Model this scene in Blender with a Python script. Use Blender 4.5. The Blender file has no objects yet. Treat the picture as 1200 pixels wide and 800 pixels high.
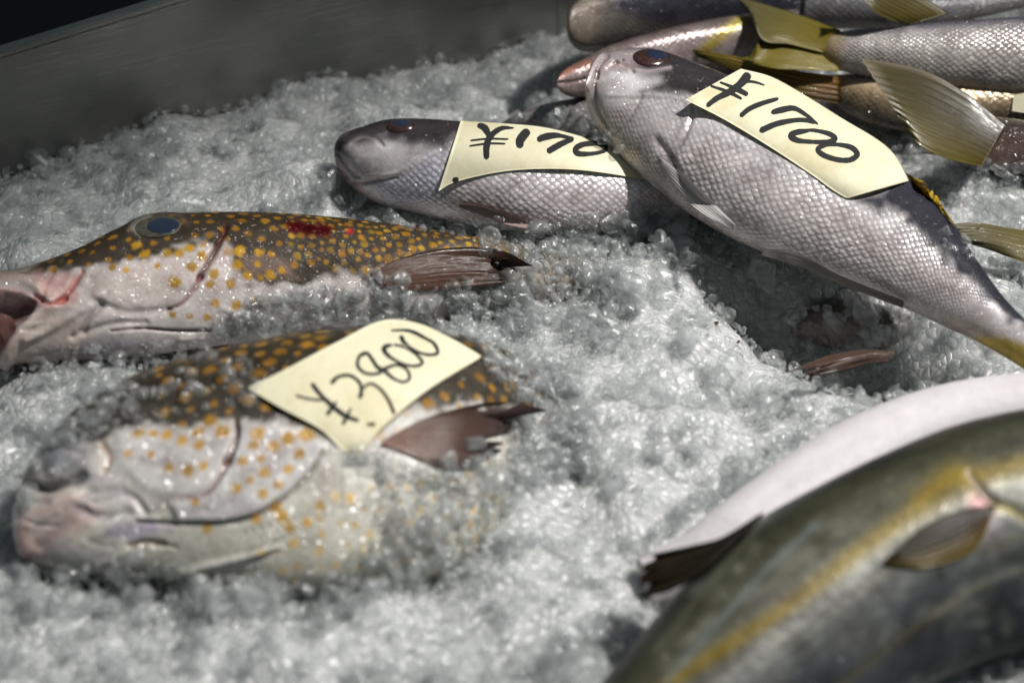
import bpy, math, random
import numpy as np
from mathutils import Vector
from mathutils.bvhtree import BVHTree

random.seed(7); rng = np.random.default_rng(7)
S = bpy.context.scene
COL = S.collection

# ------------------------------------------------------------------ camera
W0, H0 = 1200.0, 800.0
FOC = 60.0
FPX = FOC / 36.0 * W0
DEP = math.radians(38.0); DIST = 0.74
CAM = np.array([0.0, -DIST * math.cos(DEP), DIST * math.sin(DEP)])
FW = np.array([0.0, math.cos(DEP), -math.sin(DEP)])
RT = np.array([1.0, 0.0, 0.0])
UP = np.array([0.0, math.sin(DEP), math.cos(DEP)])

def ray(p):
    p = np.asarray(p, float)
    d = FW + ((p[..., 0:1] - W0 / 2) / FPX) * RT + (-(p[..., 1:2] - H0 / 2) / FPX) * UP
    return d                                       # depth along FW is 1
def P(px, py, z=0.0):
    d = ray(np.array([px, py])); t = (z - CAM[2]) / d[2]
    return CAM + d * t
def Pplane(p, c, n):
    d = ray(p); t = ((c - CAM) @ n) / (d @ n)
    return CAM + d * t
def proj(v):
    r = v - CAM; z = r @ FW
    return np.stack([W0 / 2 + FPX * (r @ RT) / z, H0 / 2 - FPX * (r @ UP) / z], -1)

cam_d = bpy.data.cameras.new("Camera"); cam = bpy.data.objects.new("Camera", cam_d); COL.objects.link(cam)
cam.location = CAM; cam.rotation_euler = (math.pi / 2 - DEP, 0, 0)
cam_d.lens = FOC; cam_d.sensor_width = 36; cam_d.clip_start = 0.01; cam_d.clip_end = 50
cam_d.dof.use_dof = True
cam_d.dof.focus_distance = float((P(800, 255, 0.02) - CAM) @ FW)
cam_d.dof.aperture_fstop = 5.4
S.camera = cam

# ------------------------------------------------------------------ node helpers
def newmat(name):
    m = bpy.data.materials.new(name); m.use_nodes = True
    nt = m.node_tree; nt.nodes.clear()
    out = nt.nodes.new('ShaderNodeOutputMaterial')
    return m, nt, out
def N(nt, typ, **kw):
    n = nt.nodes.new(typ)
    for k, v in kw.items():
        if k in n.inputs: n.inputs[k].default_value = v
        else: setattr(n, k, v)
    return n
def L(nt, a, b): nt.links.new(a, b)
def rgba(c): return (c[0], c[1], c[2], 1.0)
def ramp(nt, fac, stops, interp='LINEAR'):
    r = nt.nodes.new('ShaderNodeValToRGB'); r.color_ramp.interpolation = interp
    el = r.color_ramp.elements
    while len(el) < len(stops): el.new(0.5)
    for e, (p, c) in zip(el, stops):
        e.position = p; e.color = c if len(c) == 4 else rgba(c)
    L(nt, fac, r.inputs[0]); return r.outputs[0]
def mathn(nt, op, a, b=None, clamp=False):
    n = nt.nodes.new('ShaderNodeMath'); n.operation = op; n.use_clamp = clamp
    for i, v in enumerate((a, b)):
        if v is None: continue
        if isinstance(v, (int, float)): n.inputs[i].default_value = v
        else: L(nt, v, n.inputs[i])
    return n.outputs[0]
def mixc(nt, typ, fac, a, b):
    n = nt.nodes.new('ShaderNodeMix'); n.data_type = 'RGBA'; n.blend_type = typ
    for s, v in ((n.inputs[0], fac), (n.inputs[6], a), (n.inputs[7], b)):
        if isinstance(v, (int, float)): s.default_value = v
        elif isinstance(v, tuple): s.default_value = rgba(v)
        else: L(nt, v, s)
    return n.outputs[2]

def fish_material(name, pitch=0.0042, scale_gain=1.0, rough=0.3, coat=0.6, bump=0.6, sss=0.06, spec=0.5, mott=1.0):
    m, nt, out = newmat(name)
    b = nt.nodes.new('ShaderNodeBsdfPrincipled')
    col = N(nt, 'ShaderNodeAttribute', attribute_name='Col').outputs['Color']
    ms = N(nt, 'ShaderNodeAttribute', attribute_name='msk').outputs['Color']
    sep = nt.nodes.new('ShaderNodeSeparateColor'); L(nt, ms, sep.inputs[0])
    sc_w, sil, wet = sep.outputs[0], sep.outputs[1], sep.outputs[2]
    uv = N(nt, 'ShaderNodeUVMap', uv_map='UVMap').outputs[0]
    tc = nt.nodes.new('ShaderNodeTexCoord').outputs['Object']
    mp = nt.nodes.new('ShaderNodeMapping'); mp.inputs['Rotation'].default_value = (0, 0, math.radians(45))
    mp.inputs['Scale'].default_value = (1 / pitch * 0.8, 1 / pitch, 1)
    L(nt, uv, mp.inputs['Vector'])
    vo = N(nt, 'ShaderNodeTexVoronoi', voronoi_dimensions='2D', Scale=1.0, Randomness=0.30)
    wn = N(nt, 'ShaderNodeTexNoise', Scale=45.0, Detail=2.0); L(nt, tc, wn.inputs['Vector'])
    va = nt.nodes.new('ShaderNodeVectorMath'); va.operation = 'MULTIPLY_ADD'; L(nt, wn.outputs['Color'], va.inputs[0]); va.inputs[1].default_value = (1.3, 1.3, 0); L(nt, mp.outputs[0], va.inputs[2])
    L(nt, va.outputs[0], vo.inputs['Vector'])
    sn = N(nt, 'ShaderNodeTexNoise', Scale=38.0, Detail=3.0); L(nt, tc, sn.inputs['Vector'])
    sc_w = mathn(nt, 'MULTIPLY', sc_w, ramp(nt, sn.outputs[0], [(.3, (.35,) * 3), (.62, (1,) * 3)]))
    dome = ramp(nt, vo.outputs['Distance'], [(0.0, (1, 1, 1)), (0.28, (.6, .6, .6)), (0.55, (.08, .08, .08)), (.7, (0, 0, 0))], 'EASE')
    # per scale tint
    hv = nt.nodes.new('ShaderNodeSeparateColor'); L(nt, vo.outputs['Color'], hv.inputs[0])
    # scale colour, with the specular glint at each scale's centre painted in
    lo = ramp(nt, dome, [(0.0, (.78, .77, .77)), (0.4, (.92, .92, .92)), (1.0, (1.65, 1.63, 1.61))])
    pv = mathn(nt, 'ADD', .78, mathn(nt, 'MULTIPLY', hv.outputs[1], .44))
    lo = mixc(nt, 'MULTIPLY', 1.0, lo, pv)
    lo2 = mixc(nt, 'MIX', mathn(nt, 'MULTIPLY', sc_w, 0.85 * scale_gain, True), (1, 1, 1), lo)
    c1 = mixc(nt, 'MULTIPLY', 1.0, col, lo2)
    n1 = N(nt, 'ShaderNodeTexNoise', Scale=90.0, Detail=6.0, Roughness=0.6); L(nt, tc, n1.inputs['Vector'])
    v1 = ramp(nt, n1.outputs[0], [(0.28, (.58, .52, .52)), (0.5, (.95, .94, .94)), (0.72, (1.22, 1.22, 1.22))])
    c2 = mixc(nt, 'MULTIPLY', 0.85 * mott, c1, v1)
    n2 = N(nt, 'ShaderNodeTexNoise', Scale=420.0, Detail=4.0, Roughness=0.7); L(nt, tc, n2.inputs['Vector'])
    v2 = ramp(nt, n2.outputs[0], [(0.3, (.8, .8, .8)), (0.7, (1.12, 1.12, 1.12))])
    c3 = mixc(nt, 'MULTIPLY', 0.7 * mott, c2, v2)
    L(nt, c3, b.inputs['Base Color'])
    L(nt, mathn(nt, 'MULTIPLY', sil, 0.75), b.inputs['Metallic'])
    rr = mathn(nt, 'ADD', rough, mathn(nt, 'MULTIPLY', mathn(nt, 'SUBTRACT', n1.outputs[0], 0.5), 0.35))
    rr = mathn(nt, 'ADD', rr, mathn(nt, 'MULTIPLY', mathn(nt, 'SUBTRACT', hv.outputs[0], 0.5), 0.12))
    L(nt, mathn(nt, 'SUBTRACT', rr, mathn(nt, 'MULTIPLY', wet, 0.12), True), b.inputs['Roughness'])
    b.inputs['Subsurface Weight'].default_value = sss; b.inputs['Specular IOR Level'].default_value = spec
    b.inputs['Subsurface Radius'].default_value = (0.006, 0.003, 0.002)
    b.inputs['Subsurface Scale'].default_value = 1.0
    L(nt, mathn(nt, 'ADD', coat * 0.12, mathn(nt, 'MULTIPLY', wet, coat * 1.5), True), b.inputs['Coat Weight'])
    L(nt, mathn(nt, 'MULTIPLY', spec, mathn(nt, 'ADD', .12, mathn(nt, 'MULTIPLY', wet, 2.9)), True), b.inputs['Specular IOR Level'])
    b.inputs['Coat Roughness'].default_value = 0.13
    # bump: scales + tilt per scale + slime ripples
    hs = mathn(nt, 'MULTIPLY', dome, sc_w)
    b1 = nt.nodes.new('ShaderNodeBump'); b1.inputs['Strength'].default_value = bump; b1.inputs['Distance'].default_value = 0.0009
    L(nt, hs, b1.inputs['Height'])
    n3 = N(nt, 'ShaderNodeTexNoise', Scale=160.0, Detail=5.0, Roughness=0.65); L(nt, tc, n3.inputs['Vector'])
    b2 = nt.nodes.new('ShaderNodeBump'); b2.inputs['Strength'].default_value = 0.28; b2.inputs['Distance'].default_value = 0.0016
    L(nt, n3.outputs[0], b2.inputs['Height']); L(nt, b1.outputs[0], b2.inputs['Normal'])
    L(nt, b2.outputs[0], b.inputs['Normal'])
    b3 = nt.nodes.new('ShaderNodeBump'); b3.inputs['Strength'].default_value = 1.0; b3.inputs['Distance'].default_value = 0.005
    n4 = N(nt, 'ShaderNodeTexNoise', Scale=210.0, Detail=2.0, Roughness=0.5); L(nt, tc, n4.inputs['Vector'])
    L(nt, n4.outputs[0], b3.inputs['Height']); L(nt, b1.outputs[0], b3.inputs['Normal']); L(nt, b3.outputs[0], b.inputs['Coat Normal'])
    L(nt, b.outputs[0], out.inputs[0])
    return m

def fin_material(name, trans=0.35):
    m, nt, out = newmat(name)
    b = nt.nodes.new('ShaderNodeBsdfPrincipled')
    col = N(nt, 'ShaderNodeAttribute', attribute_name='Col').outputs['Color']
    uv = N(nt, 'ShaderNodeUVMap', uv_map='UVMap').outputs[0]
    mp = nt.nodes.new('ShaderNodeMapping'); mp.inputs['Scale'].default_value = (3.0, 46.0, 1)
    L(nt, uv, mp.inputs[0])
    n1 = N(nt, 'ShaderNodeTexNoise', Scale=1.0, Detail=4.0, Roughness=0.6); L(nt, mp.outputs[0], n1.inputs['Vector'])
    v = ramp(nt, n1.outputs[0], [(0.3, (.7, .68, .66)), (0.55, (1, 1, 1)), (0.75, (1.25, 1.22, 1.2))])
    L(nt, mixc(nt, 'MULTIPLY', 0.9, col, v), b.inputs['Base Color'])
    b.inputs['Roughness'].default_value = 0.3
    b.inputs['Coat Weight'].default_value = 0.3; b.inputs['Coat Roughness'].default_value = 0.06; b.inputs['Specular IOR Level'].default_value = 0.25
    bp = nt.nodes.new('ShaderNodeBump'); bp.inputs['Strength'].default_value = 0.3; bp.inputs['Distance'].default_value = 0.001
    L(nt, n1.outputs[0], bp.inputs['Height']); L(nt, bp.outputs[0], b.inputs['Normal']); L(nt, bp.outputs[0], b.inputs['Coat Normal'])
    tl = nt.nodes.new('ShaderNodeBsdfTranslucent'); L(nt, mixc(nt, 'MULTIPLY', 0.9, col, v), tl.inputs[0])
    mx = nt.nodes.new('ShaderNodeMixShader'); mx.inputs[0].default_value = trans
    L(nt, b.outputs[0], mx.inputs[1]); L(nt, tl.outputs[0], mx.inputs[2]); L(nt, mx.outputs[0], out.inputs[0])
    return m

def simple(name, color, rough=0.4, coat=0.0, metal=0.0, trans=0.0, noise=0.0, nscale=200.0):
    m, nt, out = newmat(name)
    b = nt.nodes.new('ShaderNodeBsdfPrincipled')
    b.inputs['Base Color'].default_value = rgba(color); b.inputs['Roughness'].default_value = rough
    b.inputs['Coat Weight'].default_value = coat; b.inputs['Metallic'].default_value = metal
    b.inputs['Transmission Weight'].default_value = trans
    if noise:
        tc = nt.nodes.new('ShaderNodeTexCoord').outputs['Object']
        n = N(nt, 'ShaderNodeTexNoise', Scale=nscale, Detail=5.0); L(nt, tc, n.inputs['Vector'])
        v = ramp(nt, n.outputs[0], [(0.3, (1 - noise,) * 3), (0.7, (1 + noise,) * 3)])
        L(nt, mixc(nt, 'MULTIPLY', 1.0, color, v), b.inputs['Base Color'])
    L(nt, b.outputs[0], out.inputs[0]); return m

# ------------------------------------------------------------------ object helpers
def tag(o, label=None, cat=None, group=None, kind=None):
    if label: o['label'] = label
    if cat: o['category'] = cat
    if group: o['group'] = group
    if kind: o['kind'] = kind
    return o
def thing(name, loc, label, cat, group=None):
    o = bpy.data.objects.new(name, None); COL.objects.link(o); o.location = loc
    o.empty_display_size = 0.02
    return tag(o, label, cat, group)
def mesh_obj(name, V, F, mat, parent=None, smooth=True, col=None, msk=None, uv=None):
    """V in world space; stored relative to the parent's location."""
    V = np.asarray(V, float).reshape(-1, 3)
    off = np.array(parent.location) if parent is not None else np.zeros(3)
    pp = parent
    while pp is not None and pp.parent is not None:
        pp = pp.parent; off = off + np.array(pp.location)
    me = bpy.data.meshes.new(name)
    F = np.asarray(F)
    if F.ndim == 2:
        nf, k = F.shape
        me.vertices.add(len(V)); me.vertices.foreach_set('co', (V - off).astype(np.float32).ravel())
        me.loops.add(nf * k); me.loops.foreach_set('vertex_index', F.astype(np.int32).ravel())
        me.polygons.add(nf); me.polygons.foreach_set('loop_start', np.arange(0, nf * k, k, dtype=np.int32))
        me.update(calc_edges=True)
    else:
        me.from_pydata((V - off).tolist(), [], [list(f) for f in F])
    me.validate()
    me.polygons.foreach_set('use_smooth', np.full(len(me.polygons), smooth))
    if col is not None:
        a = me.color_attributes.new('Col', 'FLOAT_COLOR', 'POINT')
        c = np.ones((len(V), 4), np.float32); c[:, :3] = np.asarray(col).reshape(-1, 3); a.data.foreach_set('color', c.ravel())
    if msk is not None:
        a = me.color_attributes.new('msk', 'FLOAT_COLOR', 'POINT')
        c = np.ones((len(V), 4), np.float32); c[:, :3] = np.asarray(msk).reshape(-1, 3); a.data.foreach_set('color', c.ravel())
    if uv is not None:
        l = me.uv_layers.new(name='UVMap')
        vi = np.empty(len(me.loops), np.int32); me.loops.foreach_get('vertex_index', vi)
        l.data.foreach_set('uv', np.asarray(uv, np.float32).reshape(-1, 2)[vi].ravel())
    o = bpy.data.objects.new(name, me); COL.objects.link(o)
    me.materials.append(mat)
    if parent is not None: o.parent = parent
    return o

def grid_faces(n, m, wrap=False):
    i = np.arange(n - 1)[:, None]; j = np.arange(m if wrap else m - 1)[None, :]
    j2 = (j + 1) % m
    a = i * m + j; b = i * m + j2; c = (i + 1) * m + j2; d = (i + 1) * m + j
    return np.stack([a + 0 * j, b + 0 * i, c + 0 * i, d + 0 * j], -1).reshape(-1, 4)

def spline(K, n, t=None):
    """Catmull-Rom through rows of K, resampled evenly in the first two columns"""
    K = np.asarray(K, float)
    Q = np.vstack([2 * K[0] - K[1], K, 2 * K[-1] - K[-2]])
    out = []
    for i in range(1, len(Q) - 2):
        p0, p1, p2, p3 = Q[i - 1:i + 3]
        for s in np.linspace(0, 1, 40, endpoint=False):
            out.append(0.5 * (2 * p1 + (p2 - p0) * s + (2 * p0 - 5 * p1 + 4 * p2 - p3) * s * s + (3 * p1 - p0 - 3 * p2 + p3) * s ** 3))
    out.append(K[-1]); out = np.array(out)
    return out
def resample(X, d, n):
    s = np.concatenate([[0], np.cumsum(d)]); q = np.linspace(0, s[-1], n)
    return np.stack([np.interp(q, s, X[:, k]) for k in range(X.shape[1])], -1)
def line_pts(poly, n):
    X = spline(poly, 0); d = np.linalg.norm(np.diff(X[:, :2], axis=0), axis=1)
    return resample(X, d, n)

def segdist(p, poly):
    """distance from points p (n,2) to a polyline, and the parameter 0..1 along it"""
    poly = np.asarray(poly, float); best = np.full(len(p), 1e9); bt = np.zeros(len(p))
    ln = np.linalg.norm(np.diff(poly, axis=0), axis=1); cum = np.concatenate([[0], np.cumsum(ln)])
    for i in range(len(poly) - 1):
        a, b = poly[i], poly[i + 1]; ab = b - a
        t = np.clip(((p - a) @ ab) / max(ab @ ab, 1e-9), 0, 1)
        d = np.linalg.norm(p - a - t[:, None] * ab, axis=1)
        k = d < best; best[k] = d[k]; bt[k] = (cum[i] + t[k] * ln[i]) / cum[-1]
    return best, bt
def inside(p, poly):
    poly = np.asarray(poly, float); c = np.zeros(len(p), bool); n = len(poly); j = n - 1
    for i in range(n):
        xi, yi = poly[i]; xj, yj = poly[j]
        if yi != yj:
            k = ((yi > p[:, 1]) != (yj > p[:, 1])) & (p[:, 0] < (xj - xi) * (p[:, 1] - yi) / (yj - yi) + xi)
            c ^= k
        j = i
    return c
def sdf(p, poly):
    d, _ = segdist(p, list(poly) + [poly[0]])
    return np.where(inside(p, poly), -d, d)
def sstep(x): x = np.clip(x, 0, 1); return x * x * (3 - 2 * x)

def vnoise(p, seed=0):
    """smooth value noise on (n,2|3) points, range about 0..1"""
    p = np.asarray(p, float); i = np.floor(p).astype(np.int64); f = p - i; f = f * f * (3 - 2 * f)
    dim = p.shape[1]; out = np.zeros(len(p))
    for c in range(1 << dim):
        w = np.ones(len(p)); h = np.full(len(p), seed * 374761393 + 12345, np.int64)
        for k in range(dim):
            bit = (c >> k) & 1
            w = w * (f[:, k] if bit else 1 - f[:, k])
            h = (h ^ ((i[:, k] + bit) * (73856093, 19349663, 83492791)[k])) * 1274126177 & 0x7fffffff
        h = (h ^ (h >> 13)) * 1103515245 & 0x7fffffff
        out += w * ((h ^ (h >> 15)) & 0xffff) / 65535.0
    return out

# ------------------------------------------------------------------ fish
class Fish:
    """A lofted fish body. Stations: (top px, top py, belly px, belly py, belly z, half thickness)"""
    def __init__(s, st, tilt=25, roll=0, nS=360, nT=180, lens=1.0):
        a = math.radians(tilt); r = math.radians(roll)
        n = np.array([math.sin(r), -math.sin(a) * math.cos(r), math.cos(a) * math.cos(r)]); n /= np.linalg.norm(n)
        K = spline(st, 0); c = (K[:, :2] + K[:, 2:4]) / 2
        K = resample(K, np.linalg.norm(np.diff(c, axis=0), axis=1) + 0.25 * np.linalg.norm(np.diff(K[:, :2], axis=0), axis=1), nS)
        V = np.zeros((nS, nT, 3)); th = np.linspace(0, 2 * math.pi, nT, endpoint=False)
        Cs, Hs = [], []
        for i in range(nS):
            tp, bt = K[i, :2], K[i, 2:4]
            z = K[i, 4]
            for _ in range(3):
                C = P(*((tp + bt) / 2), z)
                A = Pplane(tp, C, n); B = Pplane(bt, C, n)
                Hv = (A - B) / 2
                z = K[i, 4] + abs(Hv[2])
            C = P(*((tp + bt) / 2), z); A = Pplane(tp, C, n); B = Pplane(bt, C, n)
            Cs.append((A + B) / 2); Hs.append((A - B) / 2)
        Cs = np.array(Cs); Hs = np.array(Hs); T = np.minimum(K[:, 5], 10)
        hl = np.linalg.norm(Hs, axis=1)
        T = np.minimum(T, hl * 0.9)
        for i in range(nS):
            p0 = proj(Cs[i]); ph = proj(Cs[i] + Hs[i]) - p0; pn = proj(Cs[i] + n * T[i]) - p0
            u = ph / (np.linalg.norm(ph) + 1e-9)
            q = abs(pn @ u) / (np.linalg.norm(ph) + 1e-9)
            k = math.sqrt(max(0.25, 1 - min(q, 0.95) ** 2))
            cs, sn = np.cos(th), np.sin(th)
            sn2 = sn * (1 - lens * 0.18 * cs ** 4)
            V[i] = Cs[i] + np.outer(k * cs, Hs[i]) + np.outer(sn2 * T[i], n)
        s.V = V; s.C = Cs; s.H = Hs; s.n = n; s.nS, s.nT = nS, nT
        L_ = np.concatenate([[0], np.cumsum(np.linalg.norm(np.diff(Cs, axis=0), axis=1))]); s.len = L_[-1]
        s.u = np.repeat((L_ / L_[-1])[:, None], nT, 1).ravel()
        s.v = np.repeat(np.cos(th)[None], nS, 0).ravel(); s.side = np.repeat(np.sin(th)[None], nS, 0).ravel()
        # uv with scales that shrink with the body
        sp = np.clip(hl.max() / np.maximum(hl, 1e-4), 1, 1.9)
        U = np.concatenate([[0], np.cumsum(np.linalg.norm(np.diff(Cs, axis=0), axis=1) * (sp[1:] ** 0.8))])
        thm = np.where(th > math.pi, th - 2 * math.pi, th)
        s.uv = np.stack([np.repeat(U[:, None], nT, 1), np.repeat((np.abs(thm) * hl.max() * 0.85)[None], nS, 0)], -1).reshape(-1, 2)
        s.col = np.full((nS * nT, 3), 0.3); s.msk = np.zeros((nS * nT, 3)); s.msk[:, 2] = 0.5
        s.refresh()
    def refresh(s):
        V = s.V
        du = np.gradient(V, axis=0); dv = (np.roll(V, -1, 1) - np.roll(V, 1, 1))
        nn = np.cross(dv, du); nn /= np.linalg.norm(nn, axis=2, keepdims=True) + 1e-12
        if (nn[s.nS // 2, s.nT // 4] @ s.n) < 0: nn = -nn
        s.nrm = nn.reshape(-1, 3); s.pts = V.reshape(-1, 3); s.pix = proj(s.pts)
        view = CAM - s.pts; view /= np.linalg.norm(view, axis=1, keepdims=True)
        s.face = np.einsum('ij,ij->i', s.nrm, view)
        s.front = s.face > -0.15
    def move(s, d):                                # displace along normals
        s.V = (s.pts + s.nrm * d[:, None]).reshape(s.nS, s.nT, 3); s.refresh()
    def ramp(s, stops, wob=0.0, wsc=120):
        v = s.v + wob * (vnoise(s.pts * wsc, 3) - 0.5)
        xs = [k[0] for k in stops]
        for k in range(3): s.col[:, k] = np.interp(v, xs, [c[1][k] for c in stops])
    def mix(s, a, color):
        a = np.clip(a, 0, 1)[:, None]; s.col = s.col * (1 - a) + np.array(color) * a
    def fill(s, poly, color, soft=4, alpha=1.0, wob=0.0, wsc=250):
        d = sdf(s.pix, poly) + wob * (vnoise(s.pts * wsc, 5) - 0.5)
        s.mix(np.where(s.front, alpha * sstep(0.5 - d / (2 * soft)), 0), color)
    def line(s, poly, w, color=None, alpha=1.0, depth=0.0, taper=(1, 1), smooth=True):
        if smooth: poly = line_pts(poly, 24)
        d, t = segdist(s.pix, poly); ww = w * (taper[0] + (taper[1] - taper[0]) * t)
        a = np.where(s.front, np.exp(-(d / np.maximum(ww, .3)) ** 2), 0)
        if depth: s.move(-depth * a)
        if color is not None: s.mix(alpha * a, color)
    def bump(s, px, py, rx, ry, h, ang=0, color=None, alpha=1):
        q = s.pix - np.array([px, py]); c, sn = math.cos(ang), math.sin(ang)
        x = (q[:, 0] * c + q[:, 1] * sn) / rx; y = (-q[:, 0] * sn + q[:, 1] * c) / ry
        a = np.where(s.front, np.exp(-(x * x + y * y)), 0)
        if h: s.move(h * a)
        if color is not None: s.mix(alpha * a, color)
    def step(s, poly, w, h):
        """raise the side to the left of a polyline, like the edge of a gill cover: poly is closed, raised inside"""
        d = sdf(s.pix, poly); s.move(np.where(s.front, h * sstep(0.5 - d / w) * np.exp(-np.maximum(-d, 0) / (w * 9)), 0))
    def set(s, ch, val, poly=None, soft=6):
        if poly is None: s.msk[:, ch] = val
        else:
            a = np.where(s.front, sstep(0.5 - sdf(s.pix, poly) / (2 * soft)), 0); s.msk[:, ch] = s.msk[:, ch] * (1 - a) + val * a
    def dots(s, poly, spacing, r, color, rvar=0.35, alpha=0.95, fade=None, hi=None):
        idx = np.where(s.front & inside(s.pix, poly) & (s.face > 0.02))[0]
        rng.shuffle(idx); chosen = []; old = getattr(s, 'spotted', [])
        pts = s.pts
        for i in idx[:6000]:
            p = pts[i]
            if all(np.sum((p - q) ** 2) > spacing ** 2 for q in chosen) and all(np.sum((p - q) ** 2) > (spacing * .8) ** 2 for q in old): chosen.append(p)
        for p in chosen: s.dot3(p, r * (1 + rvar * rng.uniform(-1, 1)), color, alpha * rng.uniform(.6, 1))
    def dot3(s, p, r, color, alpha):
        s.spotted = getattr(s, 'spotted', []) + [p]; color = np.array(color) * rng.uniform(.65, 1.1)
        near = np.where(np.sum((s.pts - p) ** 2, axis=1) < (2.2 * r) ** 2)[0]
        if len(near) == 0: return
        d = np.linalg.norm(s.pts[near] - p, axis=1) / r + 0.7 * (vnoise(s.pts[near] * 800, 9) - 0.5)
        a = (alpha * sstep((1.3 - d) / 0.75))[:, None]
        s.col[near] = s.col[near] * (1 - a) + np.array(color) * a
    def faces(s):
        F = grid_faces(s.nS, s.nT, True)
        return F
    def tree(s):
        if not hasattr(s, '_bvh') or s._bv is not s.V:
            s._bvh = BVHTree.FromPolygons(s.pts.tolist(), s.faces().tolist()); s._bv = s.V
        return s._bvh
    def hit(s, px, py):
        d = ray(np.array([px, py], float)); dn = d / np.linalg.norm(d)
        h = s.tree().ray_cast(Vector(CAM), Vector(dn))
        if h[0] is None: return None, None, None
        return np.array(h[0]), np.array(h[1]), (np.array(h[0]) - CAM) @ FW
    def body(s, root, mat, name='body'):
        V = s.pts
        F = s.faces()
        # end caps as fans around centre points
        c0 = s.V[0].mean(0); c1 = s.V[-1].mean(0); n = len(V)
        V2 = np.vstack([V, c0, c1]); j = np.arange(s.nT); j2 = (j + 1) % s.nT
        cap0 = np.stack([np.full(s.nT, n), j2, j, j], -1); b = (s.nS - 1) * s.nT
        cap1 = np.stack([np.full(s.nT, n + 1), b + j, b + j2, b + j2], -1)
        pad = lambda X: np.vstack([X, X[:s.nT].mean(0), X[-s.nT:].mean(0)])
        tri = np.vstack([cap0[:, :3], cap1[:, :3]])
        Ft = np.vstack([np.stack([F[:, 0], F[:, 1], F[:, 2]], -1), np.stack([F[:, 0], F[:, 2], F[:, 3]], -1), tri])
        return mesh_obj(name, V2, Ft, mat, root, True, pad(s.col), pad(s.msk), pad(s.uv))

def ellipsoid(name, c, nrm, px_right, rx, ry, rz, mat, parent, segs=28, lift=0.0):
    """dome flattened along nrm; px_right: world direction of its long axis"""
    nrm = nrm / np.linalg.norm(nrm); x = px_right - (px_right @ nrm) * nrm; x /= np.linalg.norm(x); y = np.cross(nrm, x)
    V = []; k = segs // 2
    for i in range(k + 1):
        ph = math.pi * i / k
        for j in range(segs):
            t = 2 * math.pi * j / segs
            V.append(c + nrm * (lift + rz * math.cos(ph)) + x * rx * math.sin(ph) * math.cos(t) + y * ry * math.sin(ph) * math.sin(t))
    return mesh_obj(name, V, grid_faces(k + 1, segs, True), mat, parent)

def eye(fish, root, px, py, half_w, half_h, mats, depth=0.0022, look=None, pup=0.5):
    """eye with iris (part) and pupil (sub-part); half sizes in photo pixels measured on the surface"""
    c, n, d = fish.hit(px, py)
    a, _, _ = fish.hit(px + half_w * 0.6, py); b, _, _ = fish.hit(px - half_w * 0.6, py)
    if a is None or b is None: ax = RT
    else: ax = a - b
    rx = half_w * d / FPX
    view = (CAM - c) / np.linalg.norm(CAM - c); fs = max(0.35, n @ view)
    ry = half_h * d / FPX / fs
    e = ellipsoid('eye', c - n * depth * 0.35, n, ax, rx, ry, depth, mats[0], root)
    sh = look if look else (0, 0)
    axn = ax / np.linalg.norm(ax); yn = np.cross(n, axn)
    ellipsoid('pupil', c - n * depth * 0.35 + axn * rx * sh[0] + yn * ry * sh[1] + n * depth * 0.5, n, ax, rx * pup, ry * pup, depth * 0.62, mats[1], e)
    return e

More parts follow.
